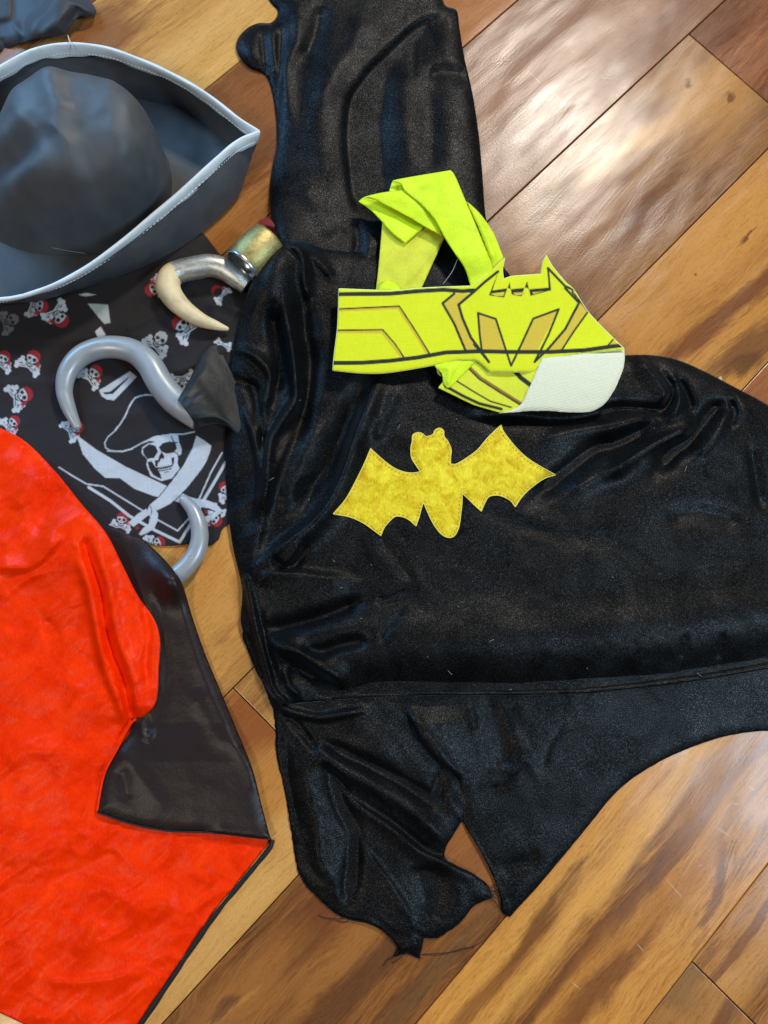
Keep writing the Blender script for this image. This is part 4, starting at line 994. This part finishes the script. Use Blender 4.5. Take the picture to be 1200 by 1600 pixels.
BANDT = thing("pirate_bandana", P(200, 650, 0), "black bandana printed with skulls, red headscarves and crossed sabres under the hat", "bandana")
BOUT = [(-80, 410, 1), (60, 380), (160, 372), (250, 372), (305, 358), (342, 396), (400, 470, 1), (450, 560, 1), (450, 700), (410, 800, 1), (353, 822), (342, 842), (330, 853, 1), (290, 851), (250, 853), (200, 840), (100, 830, 1), (-80, 720, 1)]
def H_bandana(p, d):
    z = 1.2*MM + 2.2*MM*(1-np.exp(-(d/12)**1.3)) + 1.8*MM*fbm(p, 90, 91, 3) + 0.5*MM*fbm(p, 26, 95, 2) + 2.0*MM*(0.22-np.abs(fbm(p, 110, 97, 2, 0.8, 1.8, -0.35)))
    R = lambda q, w, h, *a, **k: ridge(p, q, w, 1.7*h, *a, **k)
    z += R([(0, 600), (60, 596), (110, 602)], 8, 1.6*MM, 14) + R([(20, 520), (110, 530), (200, 500)], 16, 2*MM, 10)
    z += R([(180, 520), (240, 490), (300, 440)], 14, 3*MM, 10) + R([(300, 400), (260, 440), (220, 470)], 12, 4*MM)
    z += R([(240, 590), (330, 560), (380, 520)], 14, 2.5*MM, 8) + R([(130, 640), (180, 650), (240, 640)], 16, 1.6*MM)
    z += R([(320, 480), (345, 470), (380, 490)], 12, 4*MM)
    z += R([(250, 720), (300, 700), (340, 690)], 10, -1*MM)
    return np.maximum(z, 0.8*MM)
bso = spline(BOUT, 3)
cloth("bandana_fabric", BOUT, H_bandana, 1.7, BAND, BANDT, under=lambda q: np.zeros(len(q)), paint=lambda p: paint_shapes(p, GND, shp), rag=0.6, seed=17)

# ------------------------------------------------------------------ toy hooks
def bar_px(pts, radii_px, zoff, n=8, tipround=True, seg=24, flat=1.0):
    r = np.array(radii_px)*0.00064
    zc = np.array([zoff+ri*flat for ri in r]) if np.isscalar(zoff) else np.array(zoff)
    c = P([q[0] for q in pts], [q[1] for q in pts], zc)
    a, rr_ = resample3(c, r, n)
    if tipround: a, rr_ = tip_round(a, rr_)
    return tube(a, rr_, seg, flat)

HB = thing("toy_hook", P(200, 600, 0), "large silver grey plastic pirate hook with a black cloth cuff, lying on the bandana", "toy hook", "toy pirate hooks")
pts = ZR2([(320, 868), (287, 795), (268, 720), (282, 645), (330, 582), (400, 548), (480, 540), (560, 560), (622, 612), (668, 690), (725, 760), (790, 806), (830, 830)])
rad = np.array([19, 29, 34, 40, 44, 46, 48, 51, 54, 56, 57, 58, 58])/2.667
tv, tf = bar_px(pts, rad, 4*MM)
mesh_obj("hook", tv, tf, SILVER, HB)
ctr = [(291, 645, 18.5), (297, 641, 18.5), (306, 636, 18), (320, 628, 16), (334, 622, 12.5), (350, 617, 9), (364, 613, 6), (374, 610, 4)]
lat = [28, 29, 34, 45, 60, 78, 88, 90]; ver = [16.5, 17, 17, 15, 11, 7.5, 5, 3]
cp = P([q[0] for q in ctr], [q[1] for q in ctr], np.array([q[2] for q in ctr])*MM)
ca, lt = resample3(cp, np.array(lat)*0.00064, 7); _, vt = resample3(cp, np.array(ver)*MM, 7)
V = []; Fc = []; NS = 56
for i in range(len(ca)):
    d_ = np.gradient(ca, axis=0)[i]; d_[2] = 0; d_ /= np.linalg.norm(d_); sd_ = np.array([-d_[1], d_[0], 0])
    g = i/(len(ca)-1)
    for k in range(NS):
        t = 2*math.pi*k/NS
        wv = 1+min(1, g*4)*(0.05*math.sin(7*t+1.3+g*3)+0.05*math.sin(3*t-g*4+0.5)+0.035*math.sin(12*t+g*6)+0.02*math.sin(19*t-g*4))
        V.append(ca[i]+sd_*lt[i]*math.cos(t)*(1+0.03*math.sin(g*9+1))+np.array([0, 0, max(vt[i]*math.sin(t)*wv, -ca[i][2]+0.002)]))
for i in range(len(ca)-1):
    for k in range(NS):
        p0 = i*NS+k; p1 = i*NS+(k+1) % NS; Fc.append((p0, p1, p1+NS, p0+NS))
mesh_obj("cuff", V, Fc, S_CUFF, HB)

HCk = thing("toy_hook", P(305, 850, 0), "smaller grey plastic pirate hook poking out from under the red cape onto the bare floor", "toy hook", "toy pirate hooks")
pts = ZR2([(768, 1178), (805, 1220), (828, 1280), (832, 1340), (815, 1400), (780, 1450), (735, 1492), (700, 1516)])
rad = np.array([22, 29, 34, 36, 37, 38, 39, 39])/2.667
tv, tf = bar_px(pts, rad, [9*MM, 10*MM, 11*MM, 11.5*MM, 11.5*MM, 11*MM, 10*MM, 9.4*MM])
mesh_obj("hook", tv, tf, SILVER, HCk)
c = P(298.5, 870, 20*MM); ring = [c+np.array([0.0022*math.cos(t), 0.0022*math.sin(t), 0]) for t in np.linspace(0, 2*math.pi, 17)]
tv, tf = tube(ring, [0.00045]*17, 6, cap=False)
mesh_obj("moulded_ring", tv, tf, SILVER, HCk)

Z5 = zoomed(200, 330, 5.0)
HA = thing("toy_hook", P(320, 440, 0), "ivory tipped silver painted hook with a gold cup, half under the black costume", "toy hook", "toy pirate hooks")
pts = Z5([(772, 918), (690, 893), (570, 850), (440, 765), (350, 670), (312, 580), (340, 505), (400, 470)])
rad = np.array([18, 38, 58, 76, 90, 98, 96, 90])/5
tv, tf = bar_px(pts, rad, [10*MM, 12*MM, 14*MM, 16*MM, 17*MM, 18*MM, 18*MM, 18*MM], 9)
mesh_obj("ivory_tip", tv, tf, IVORY, HA)
pts = Z5([(360, 488), (430, 462), (530, 442), (640, 425), (745, 450), (830, 505), (885, 548), (930, 585)])
rad = np.array([93, 92, 94, 92, 90, 86, 80, 74])/5
tv, tf = bar_px(pts, rad, [18*MM, 18*MM, 18*MM, 18*MM, 17*MM, 15*MM, 13*MM, 11*MM], 9, False)
mesh_obj("silver_shank", tv, tf, FOIL, HA)
a0 = P(*Z5([(903, 428)])[0], 26*MM); a1 = P(*Z5([(1115, 212)])[0], 26*MM)
ax = (a1-a0); Lc = np.linalg.norm(ax); ax /= Lc
prof = [(0.0, 0.0205), (0.04, 0.0216), (0.3, 0.0226), (0.6, 0.0222), (0.9, 0.0208), (0.96, 0.0200), (0.985, 0.0185), (0.98, 0.016), (0.95, 0.001)]
tv, tf = lathe(a0, ax, [(Lc*t, r) for t, r in prof])
mesh_obj("gold_cup", tv, tf, GOLD, HA)
tv, tf = lathe(a0, ax, [(0.001, 0.0214), (-0.0012, 0.0222), (-0.0022, 0.0216), (-0.0024, 0.0204), (-0.0014, 0.0192), (0.004, 0.0180), (0.012, 0.0165), (0.016, 0.001)])
mesh_obj("cup_rim", tv, tf, RIM, HA)

SC = cloth("red_cloth", [(400, 358), (404, 346), (414, 340), (430, 336), (450, 345), (452, 395), (436, 396), (424, 372), (410, 364)],
           lambda p, d: 2*MM+14*MM*(1-np.exp(-(d/9)**1.5))+ridge(p, [(410, 352), (430, 368)], 4, -4*MM, smooth=False), 2.2, SCRAP, None, under=lambda q: np.zeros(len(q)))
tag(SC, "small dark red cloth scrap peeking out between the gold cup and the black costume", "cloth scrap")

# ------------------------------------------------------------------ red cape with black lining
CAPE = thing("red_cape", P(120, 1150, 0), "bright red satin cape with its black lining turned over at one edge", "cape")
RED_OUT = [(-90, 620, 1), (-30, 650), (0, 668), (40, 690), (85, 735), (128, 788), (165, 832), (190, 880), (215, 930), (240, 966), (250, 1000), (248, 1045), (245, 1092), (232, 1113), (207, 1130, 1), (250, 1180, 1), (400, 1290, 1), (422, 1314, 1), (380, 1368), (330, 1430), (270, 1518), (215, 1600), (170, 1668, 1), (60, 1612), (0, 1583), (-40, 1570), (-90, 1560, 1)]
edge_up = RED_OUT[1:15]
def H_red(p, d):
    up = 1/(1+np.exp(np.clip((p[:, 1]-1128-(p[:, 0]-207)*0.1)/5, -30, 30)))
    de, _, _ = seg_dist(p, [q[:2] for q in edge_up])
    z = 1.5*MM + 2.5*MM*(1-np.exp(-(d/14)**1.3)) + up*(5.5*MM*np.exp(-(de/90)**2) + 4*MM*(1-np.exp(-(de/14)**1.4))*np.exp(-(de/70)**2) + 3.0*MM*np.exp(-(de/14)**2))
    z += 3.2*MM*fbm(p, 130, 111, 3, 1.0, 1.5, -0.6) + 3.0*MM*(0.22-np.abs(fbm(p, 90, 117, 3, 0.8, 2.0, -0.7)))*2 + 1.8*MM*(0.2-np.abs(fbm(p, 45, 119, 2, 0.8, 1.6, 0.5))) + bump(p, 120, 850, 95, 95, 12*MM)
    R = lambda q, w, h, *a, **k: ridge(p, q, w, 1.5*h, *a, **k)
    z += R([(120, 868), (138, 920), (150, 980), (160, 1030), (178, 1080), (196, 1120)], 16, 5*MM, 7)
    z += R([(132, 850), (140, 875), (156, 924), (165, 986), (176, 1024), (191, 1060), (204, 1122)], 9, -7*MM, 6, taper=False)
    z += R([(150, 850), (170, 920), (183, 990), (205, 1050), (214, 1100)], 12, 4.5*MM, 10)
    z += R([(222, 940), (232, 985), (228, 1030), (230, 1070)], 7, -3.5*MM, 6)
    z += R([(-10, 886), (20, 888), (50, 884), (75, 862), (97, 836)], 22, 5*MM, 6)
    z += R([(45, 830), (70, 800), (98, 760)], 16, -4*MM, 14) + R([(20, 800), (60, 750), (110, 740)], 16, 4*MM, 16)
    z += R([(30, 690), (60, 715), (90, 755)], 9, -3*MM, 12)
    z += R([(60, 960), (78, 990), (84, 1020), (70, 1045)], 12, -3*MM, 9) + R([(0, 940), (40, 905), (80, 890)], 10, 2.5*MM, 7)
    z += R([(0, 1195), (60, 1170), (130, 1190)], 20, 2.5*MM, 14) + R([(70, 1390), (120, 1360), (190, 1330)], 16, -2.5*MM, 14)
    z += R([(0, 1350), (70, 1330), (140, 1290)], 18, 2.2*MM, 12) + R([(60, 1530), (130, 1535), (230, 1515)], 9, 1.8*MM, 9) + R([(150, 1380), (220, 1420), (280, 1400)], 22, 2*MM, 16)
    z += R([(120, 1500), (150, 1450), (200, 1400)], 18, 1.8*MM, 14) + R([(310, 1318), (370, 1322), (415, 1312)], 8, -1.5*MM, 10)
    return np.maximum(z, 1.0*MM+2.5*MM*up)
cloth("red_side", RED_OUT, H_red, 3.4, S_RED, CAPE, under=lambda q: np.where((q[:, 1] < 1128) & (q[:, 0] > 100), 6*MM, 0.0))
LIN = [(110, 760, 1), (150, 790), (205, 828), (245, 862), (272, 892), (286, 915), (300, 962), (320, 1020), (345, 1080), (370, 1140), (394, 1200), (409, 1258), (420, 1300), (424, 1311, 1), (400, 1308), (330, 1300), (260, 1297), (200, 1285), (152, 1268, 1), (164, 1212), (185, 1170), (206, 1132), (190, 1080), (160, 950), (130, 850)]
red_sp = spline(RED_OUT, 3.4)
def H_lin(p, d):
    z = 3.2*MM + 3.5*MM*(1-np.exp(-(d/11)**1.3)) + 1.2*MM*fbm(p, 80, 121, 2) + 0.4*MM*fbm(p, 28, 127, 2)
    hid = np.clip((1120-p[:, 1])/30, 0, 1)*np.clip((235-p[:, 0]+0.0)/30, 0, 1)
    z -= 2.5*MM*hid
    z += bump(p, 268, 905, 33, 28, 21*MM, 0.9)
    R = lambda *a, **q: ridge(p, *a, **q)
    z += 4.5*MM*np.clip((p[:, 1]-1130)/60, 0, 1)
    z += R([(225, 1125), (222, 1145), (232, 1155), (243, 1140)], 4, 2.2*MM, 4) + R([(228, 1118), (228, 1140)], 5, -2*MM, smooth=False)
    z += R([(270, 905), (295, 985), (320, 1060), (380, 1190)], 14, 2.6*MM, 10) + R([(360, 1160), (385, 1190), (400, 1240)], 7, 1.8*MM, 9)
    z += R([(300, 1080), (340, 1150), (365, 1165)], 20, 2.2*MM, 12) + R([(190, 1200), (200, 1250)], 10, -2*MM, smooth=False)
    z += R([(240, 900), (250, 960), (262, 1040), (258, 1110)], 9, -2.0*MM, 12) + R([(180, 1160), (215, 1210), (260, 1270)], 14, 1.5*MM, 14)
    z += R([(330, 1300), (380, 1304), (423, 1310)], 10, 3*MM, 12)
    hid2 = inside(p, red_sp) & (p[:, 1] < 1122)
    zr = H_red(p, np.maximum(sdist(p, red_sp), 0))
    return np.maximum(np.where(hid2, np.minimum(z, zr-2.0*MM), z), 0.3*MM)
cloth("lining_flap", LIN, H_lin, 3.2, S_LINING, CAPE, thick=1.0*MM, under=lambda q: np.where((q[:, 0] > 300) | ((q[:, 1] < 1128) & (q[:, 0] > 210)), 0.0, 3.0*MM))
# rolled black hem along the long edge and thin red roll on the flap's side
hemp = spline([(424, 1311), (421, 1322), (380, 1372), (330, 1434), (270, 1522), (215, 1604), (172, 1672)], 8, False)
hz = 2.2*MM+0.8*MM*fbm(hemp, 30, 131, 2)
tv, tf = tube(P(hemp[:, 0]+1.5, hemp[:, 1]+1.5, hz), (2.4+0.9*fbm(hemp, 22, 5, 2))*MM, 9)
mesh_obj("rolled_hem", tv, tf, S_HEM, CAPE)
hb = spline([(424, 1311), (400, 1309), (330, 1301), (260, 1298), (200, 1286), (152, 1269)], 6, False)
tv, tf = tube(P(hb[:, 0], hb[:, 1], 8.2*MM+np.zeros(len(hb))), np.full(len(hb), 0.9*MM), 6)
mesh_obj("flap_hem", tv, tf, S_HEM, CAPE)
rb = spline([(152, 1270), (163, 1212), (184, 1170), (205, 1131), (214, 1124)], 6, False)
tv, tf = tube(P(rb[:, 0]-1, rb[:, 1], np.linspace(7.0, 9, len(rb))*MM), np.full(len(rb), 1.3*MM), 8)
mesh_obj("red_edge_roll", tv, tf, S_RED, CAPE)

# ------------------------------------------------------------------ pirate hat
HATT = thing("pirate_hat", P(130, 300, 0), "dark grey cloth pirate hat with upturned brim edged in pale grey vinyl", "hat")
c0 = P(108, 282, 0.02)[:2]
R0 = 1.0
N_A, N_R = 128, 48
V = []; Fc = []
for i in range(N_R+1):
    t = i/N_R
    for k in range(N_A):
        a = 2*math.pi*k/N_A
        f_ = t*0.93+0.07*t**9                          # flat top, steep sides, a flare at the foot
        ex = 2.5
        sq = (abs(math.cos(a))**ex+abs(math.sin(a))**ex)**(-1/ex)
        x = f_*math.cos(a)*sq*0.104; y = f_*math.sin(a)*sq*0.080
        h_ = (1-t**7.0)**1.15
        x += 0.022*h_; y += 0.004*h_
        V.append((c0[0]+x, c0[1]+y, 0.010+0.112*h_, x, y, h_))
V = np.array(V)
X_, Y_, Hh = V[:, 3], V[:, 4], V[:, 5]
sm = lambda a_, b_, v_: (lambda q: q*q*(3-2*q))(np.clip((v_-a_)/(b_-a_), 0, 1))
dz = -0.034*sm(0.020, -0.085, X_+0.15*Y_)                     # side tilted down so the cool window light gathers on it
dz += -0.020*np.exp(-((X_+0.030)/0.035)**2-((Y_+0.020-0.2*X_)/0.016)**2)   # slack dent across the front
dz += -0.010*np.exp(-((X_-0.045)/0.03)**2-((Y_+0.045)/0.03)**2)
dz += 0.006*np.exp(-((X_-0.022+0.25*Y_)/0.012)**2)           # soft crest added in place of the edge of the window's shade
dz += -0.008*np.exp(-((X_+0.055)/0.02)**2-((Y_-0.03)/0.025)**2)
nz = fbm(V[:, :2]*1500, 70, 141, 3)
nr = 0.25-np.abs(fbm(V[:, :2]*1500, 90, 145, 2, 1.6, 0.8, 0.7))
V[:, 2] += (dz+0.005*nz+0.006*nr)*Hh
V[:, 2] = np.maximum(V[:, 2], 0.008)
V = V[:, :3]
for i in range(N_R):
    for k in range(N_A):
        a = i*N_A+k; b = i*N_A+(k+1) % N_A
        Fc.append((a, a+N_A, b+N_A, b))
mesh_obj("crown", V, Fc, HAT, HATT)
# brim: two upturned walls meeting at the pointed corner
front_rim = [(405, 205, 46), (372, 219, 54), (340, 245, 58), (285, 295, 60), (230, 342, 60), (170, 392, 60), (110, 432, 58), (55, 456, 54), (15, 466, 50), (-40, 470, 46), (-110, 470, 46)]
front_foot = [(396, 238, 26), (376, 298, 9), (352, 330, 5), (312, 366, 4), (262, 398, 4), (205, 425, 4), (150, 445, 4), (95, 459, 5), (50, 468, 6), (-20, 480, 6), (-110, 490, 6)]
back_rim = [(405, 205, 46), (372, 184, 54), (322, 146, 60), (270, 116, 62), (222, 94, 62), (165, 74, 62), (108, 68, 62), (55, 76, 60), (10, 98, 58), (-40, 130, 56), (-110, 180, 56)]
back_foot = [(396, 238, 26), (365, 232, 12), (325, 200, 6), (285, 170, 5), (240, 160, 5), (190, 150, 5), (140, 150, 5), (80, 160, 5), (30, 180, 5), (-40, 220, 5), (-110, 250, 5)]
inner = [(396, 238, 26), (350, 258, 10), (310, 270, 6), (280, 290, 5), (240, 320, 4), (195, 345, 4), (140, 365, 4), (90, 375, 4), (40, 380, 5), (-20, 390, 5), (-110, 400, 5)]
def path3(pts, n=10):
    c = P([q[0] for q in pts], [q[1] for q in pts], np.array([q[2] for q in pts])*MM)
    return resample3(c, [1]*len(pts), n)[0]
def wall(name, top, foot, bulge, seed):
    A, B = path3(top), path3(foot)
    K = 10; V = []; Fc = []
    up = np.array([0, 0, 1.0])
    T_ = np.gradient(B, axis=0); Nn = np.stack([T_[:, 1], -T_[:, 0]], 1); Nn /= np.maximum(np.hypot(*Nn.T), 1e-9)[:, None]
    for off in (0.0, 0.0016):
        for i in range(len(A)):
            for k in range(K+1):
                t = k/K
                p = B[i]*(1-t)+A[i]*t
                b_ = bulge*math.sin(t*math.pi)*min(1, i/12)+off+0.0018*math.sin(i*0.23+seed)*math.sin(t*math.pi)
                V.append((p[0]+Nn[i, 0]*b_, p[1]+Nn[i, 1]*b_, p[2]))
    M_ = len(A)*(K+1)
    for i in range(len(A)-1):
        for k in range(K):
            a = i*(K+1)+k; b = a+K+1
            Fc.append((a, b, b+1, a+1)); Fc.append((a+M_, a+1+M_, b+1+M_, b+M_))
    return mesh_obj(name, V, Fc, HAT, HATT), A
_, rimF = wall("front_brim", front_rim, front_foot, -0.004, 0.4)
_, rimB = wall("back_brim", back_rim, back_foot, 0.004, 1.9)
# brim floor between the walls
A, B = path3(back_foot), path3(front_foot)
V = []; Fc = []; K = 14
for i in range(len(A)):
    for k in range(K+1):
        t = k/K; p = A[i]*(1-t)+B[i]*t
        V.append((p[0], p[1], p[2]+0.004*math.sin(t*math.pi)+0.002*math.sin(i*0.13+t*4)*math.sin(t*math.pi)))
for i in range(len(A)-1):
    for k in range(K):
        a = i*(K+1)+k; Fc.append((a, a+1, a+K+2, a+K+1))
mesh_obj("brim_floor", V, Fc, HAT, HATT)
# vinyl binding folded over the rim, with its stitching
def binding(rim, foot, wid, seed):
    A, B = rim, path3(foot)
    D = B-A; D /= np.linalg.norm(D, axis=1)[:, None]
    T_ = np.gradient(A, axis=0); T_ /= np.linalg.norm(T_, axis=1)[:, None]
    Nn = np.cross(T_, D); Nn /= np.maximum(np.linalg.norm(Nn, axis=1), 1e-9)[:, None]
    V = []; Fc = []
    prof = [(wid, 0.0012), (wid*0.97, 0.0019), (wid*0.82, 0.0015), (wid*0.74, 0.0019), (wid*0.3, 0.0021), (0.0, 0.0018), (-0.0008, 0.0009), (-0.0010, 0), (-0.0008, -0.0009), (0.0, -0.0018), (wid*0.3, -0.0021), (wid*0.74, -0.0019), (wid*0.82, -0.0015), (wid*0.97, -0.0019), (wid, -0.0012)]
    for i in range(len(A)):
        wob = 1+0.10*math.sin(i*0.31+seed)+0.05*math.sin(i*0.9)
        for (a, b) in prof:
            V.append(A[i]+D[i]*a*wob+Nn[i]*b*(1+0.12*math.sin(i*0.55+a*900)))
    m_ = len(prof)
    for i in range(len(A)-1):
        for k in range(m_-1):
            a = i*m_+k; Fc.append((a, a+1, a+m_+1, a+m_))
    o = mesh_obj("trim", V, Fc, TRIM, HATT)
    # stitches
    SV = []; SF = []
    acc = 0.0
    for i in range(2, len(A)-2):
        acc += np.linalg.norm(A[i+1]-A[i])
        for sgn in (1, -1):
            p0 = A[i]+D[i]*wid*0.80+Nn[i]*0.0017*sgn; q = A[i+1]+D[i+1]*wid*0.80+Nn[i+1]*0.0017*sgn
            n_ = max(1, int(np.linalg.norm(q-p0)/0.0032))
            for s in range(n_):
                a = p0+(q-p0)*(s/n_); b = p0+(q-p0)*((s+0.72)/n_)
                tv, tf = tube([a-D[i]*0.0002, (a+b)/2+Nn[i]*sgn*0.00035, b], [0.0005]*3, 5)
                k0 = len(SV); SV += list(tv); SF += [tuple(x+k0 for x in f) for f in tf]
    so = mesh_obj("stitching", SV, SF, STITCH)
    so.parent = o; so.matrix_parent_inverse = Matrix.Identity(4)
    return o
binding(rimF, front_foot, 0.0115, 0.3)
binding(rimB, back_foot, 0.0125, 1.4)
# thread end standing up from the trim join
pz = P([106, 108, 115], [55, 62, 76], np.array([66, 66, 62])*MM)
tv, tf = tube(pz, [0.0003, 0.0006, 0.0006], 5)
mesh_obj("trim_join", tv, tf, STITCH, HATT)
# seam where the crown meets the brim
sp_ = path3([(-20, 343, 22), (0, 352, 22), (30, 366, 21), (60, 380, 20), (95, 390, 19), (135, 396, 18)], 6)
tv, tf = tube(sp_, np.full(len(sp_), 0.0005), 5)
mesh_obj("crown_seam", tv, tf, plain("grey_seam_thread", (0.16, 0.17, 0.18), 0.8), HATT)

# ------------------------------------------------------------------ dark pleated garment in the corner
GAR = [(-120, -90, 1), (80, -90, 1), (122, -20), (138, -2), (151, 18), (140, 26), (122, 27), (108, 46), (96, 55), (60, 60), (28, 70), (8, 78), (-120, 130, 1)]
def H_gar(p, d):
    z = 2*MM+9*MM*(1-np.exp(-(d/12)**1.3))+1.2*MM*fbm(p, 50, 151, 2)
    z += step(p, [(95, -30), (70, 10), (48, 30), (40, 60), (30, 85)], 16*MM, 2.5, 90)*1.0
    R = lambda *a, **q: ridge(p, *a, **q)
    z += R([(-20, 40), (18, 30), (22, 0), (18, -40)], 5, -4*MM, 22) + R([(20, 34), (40, 62)], 6, 3*MM, smooth=False) + R([(0, 60), (10, 80)], 6, -3*MM, smooth=False)
    z += R([(100, 20), (80, 40), (60, 60)], 9, 3*MM, 7) + R([(125, 10), (105, 40)], 8, -3*MM, smooth=False)
    return z
g = cloth("dark_garment", GAR, H_gar, 3.0, NAVY, None, under=lambda q: np.zeros(len(q)))
tag(g, "dark navy shiny pleated garment lying on the floor beyond the pirate hat", "garment")

# wood crumb beside the shoulder
rr = random.Random(5)
V = []; Fc = []
c = P(1125, 593, 0.002)
for i in range(5):
    for k in range(7):
        t = i/4*math.pi; a = k/7*2*math.pi; r = 0.0028*math.sin(t)*(1+rr.uniform(-0.3, 0.3))
        V.append((c[0]+r*math.cos(a), c[1]+r*math.sin(a)*1.6, c[2]+0.0016*math.cos(t)))
for i in range(4):
    for k in range(7):
        a = i*7+k; b = i*7+(k+1) % 7; Fc.append((a, a+7, b+7, b))
o = mesh_obj("wood_crumb", V, Fc, CRUMB)
tag(o, "tiny beige crumb on the floor at the edge of the costume's shoulder", "crumb")
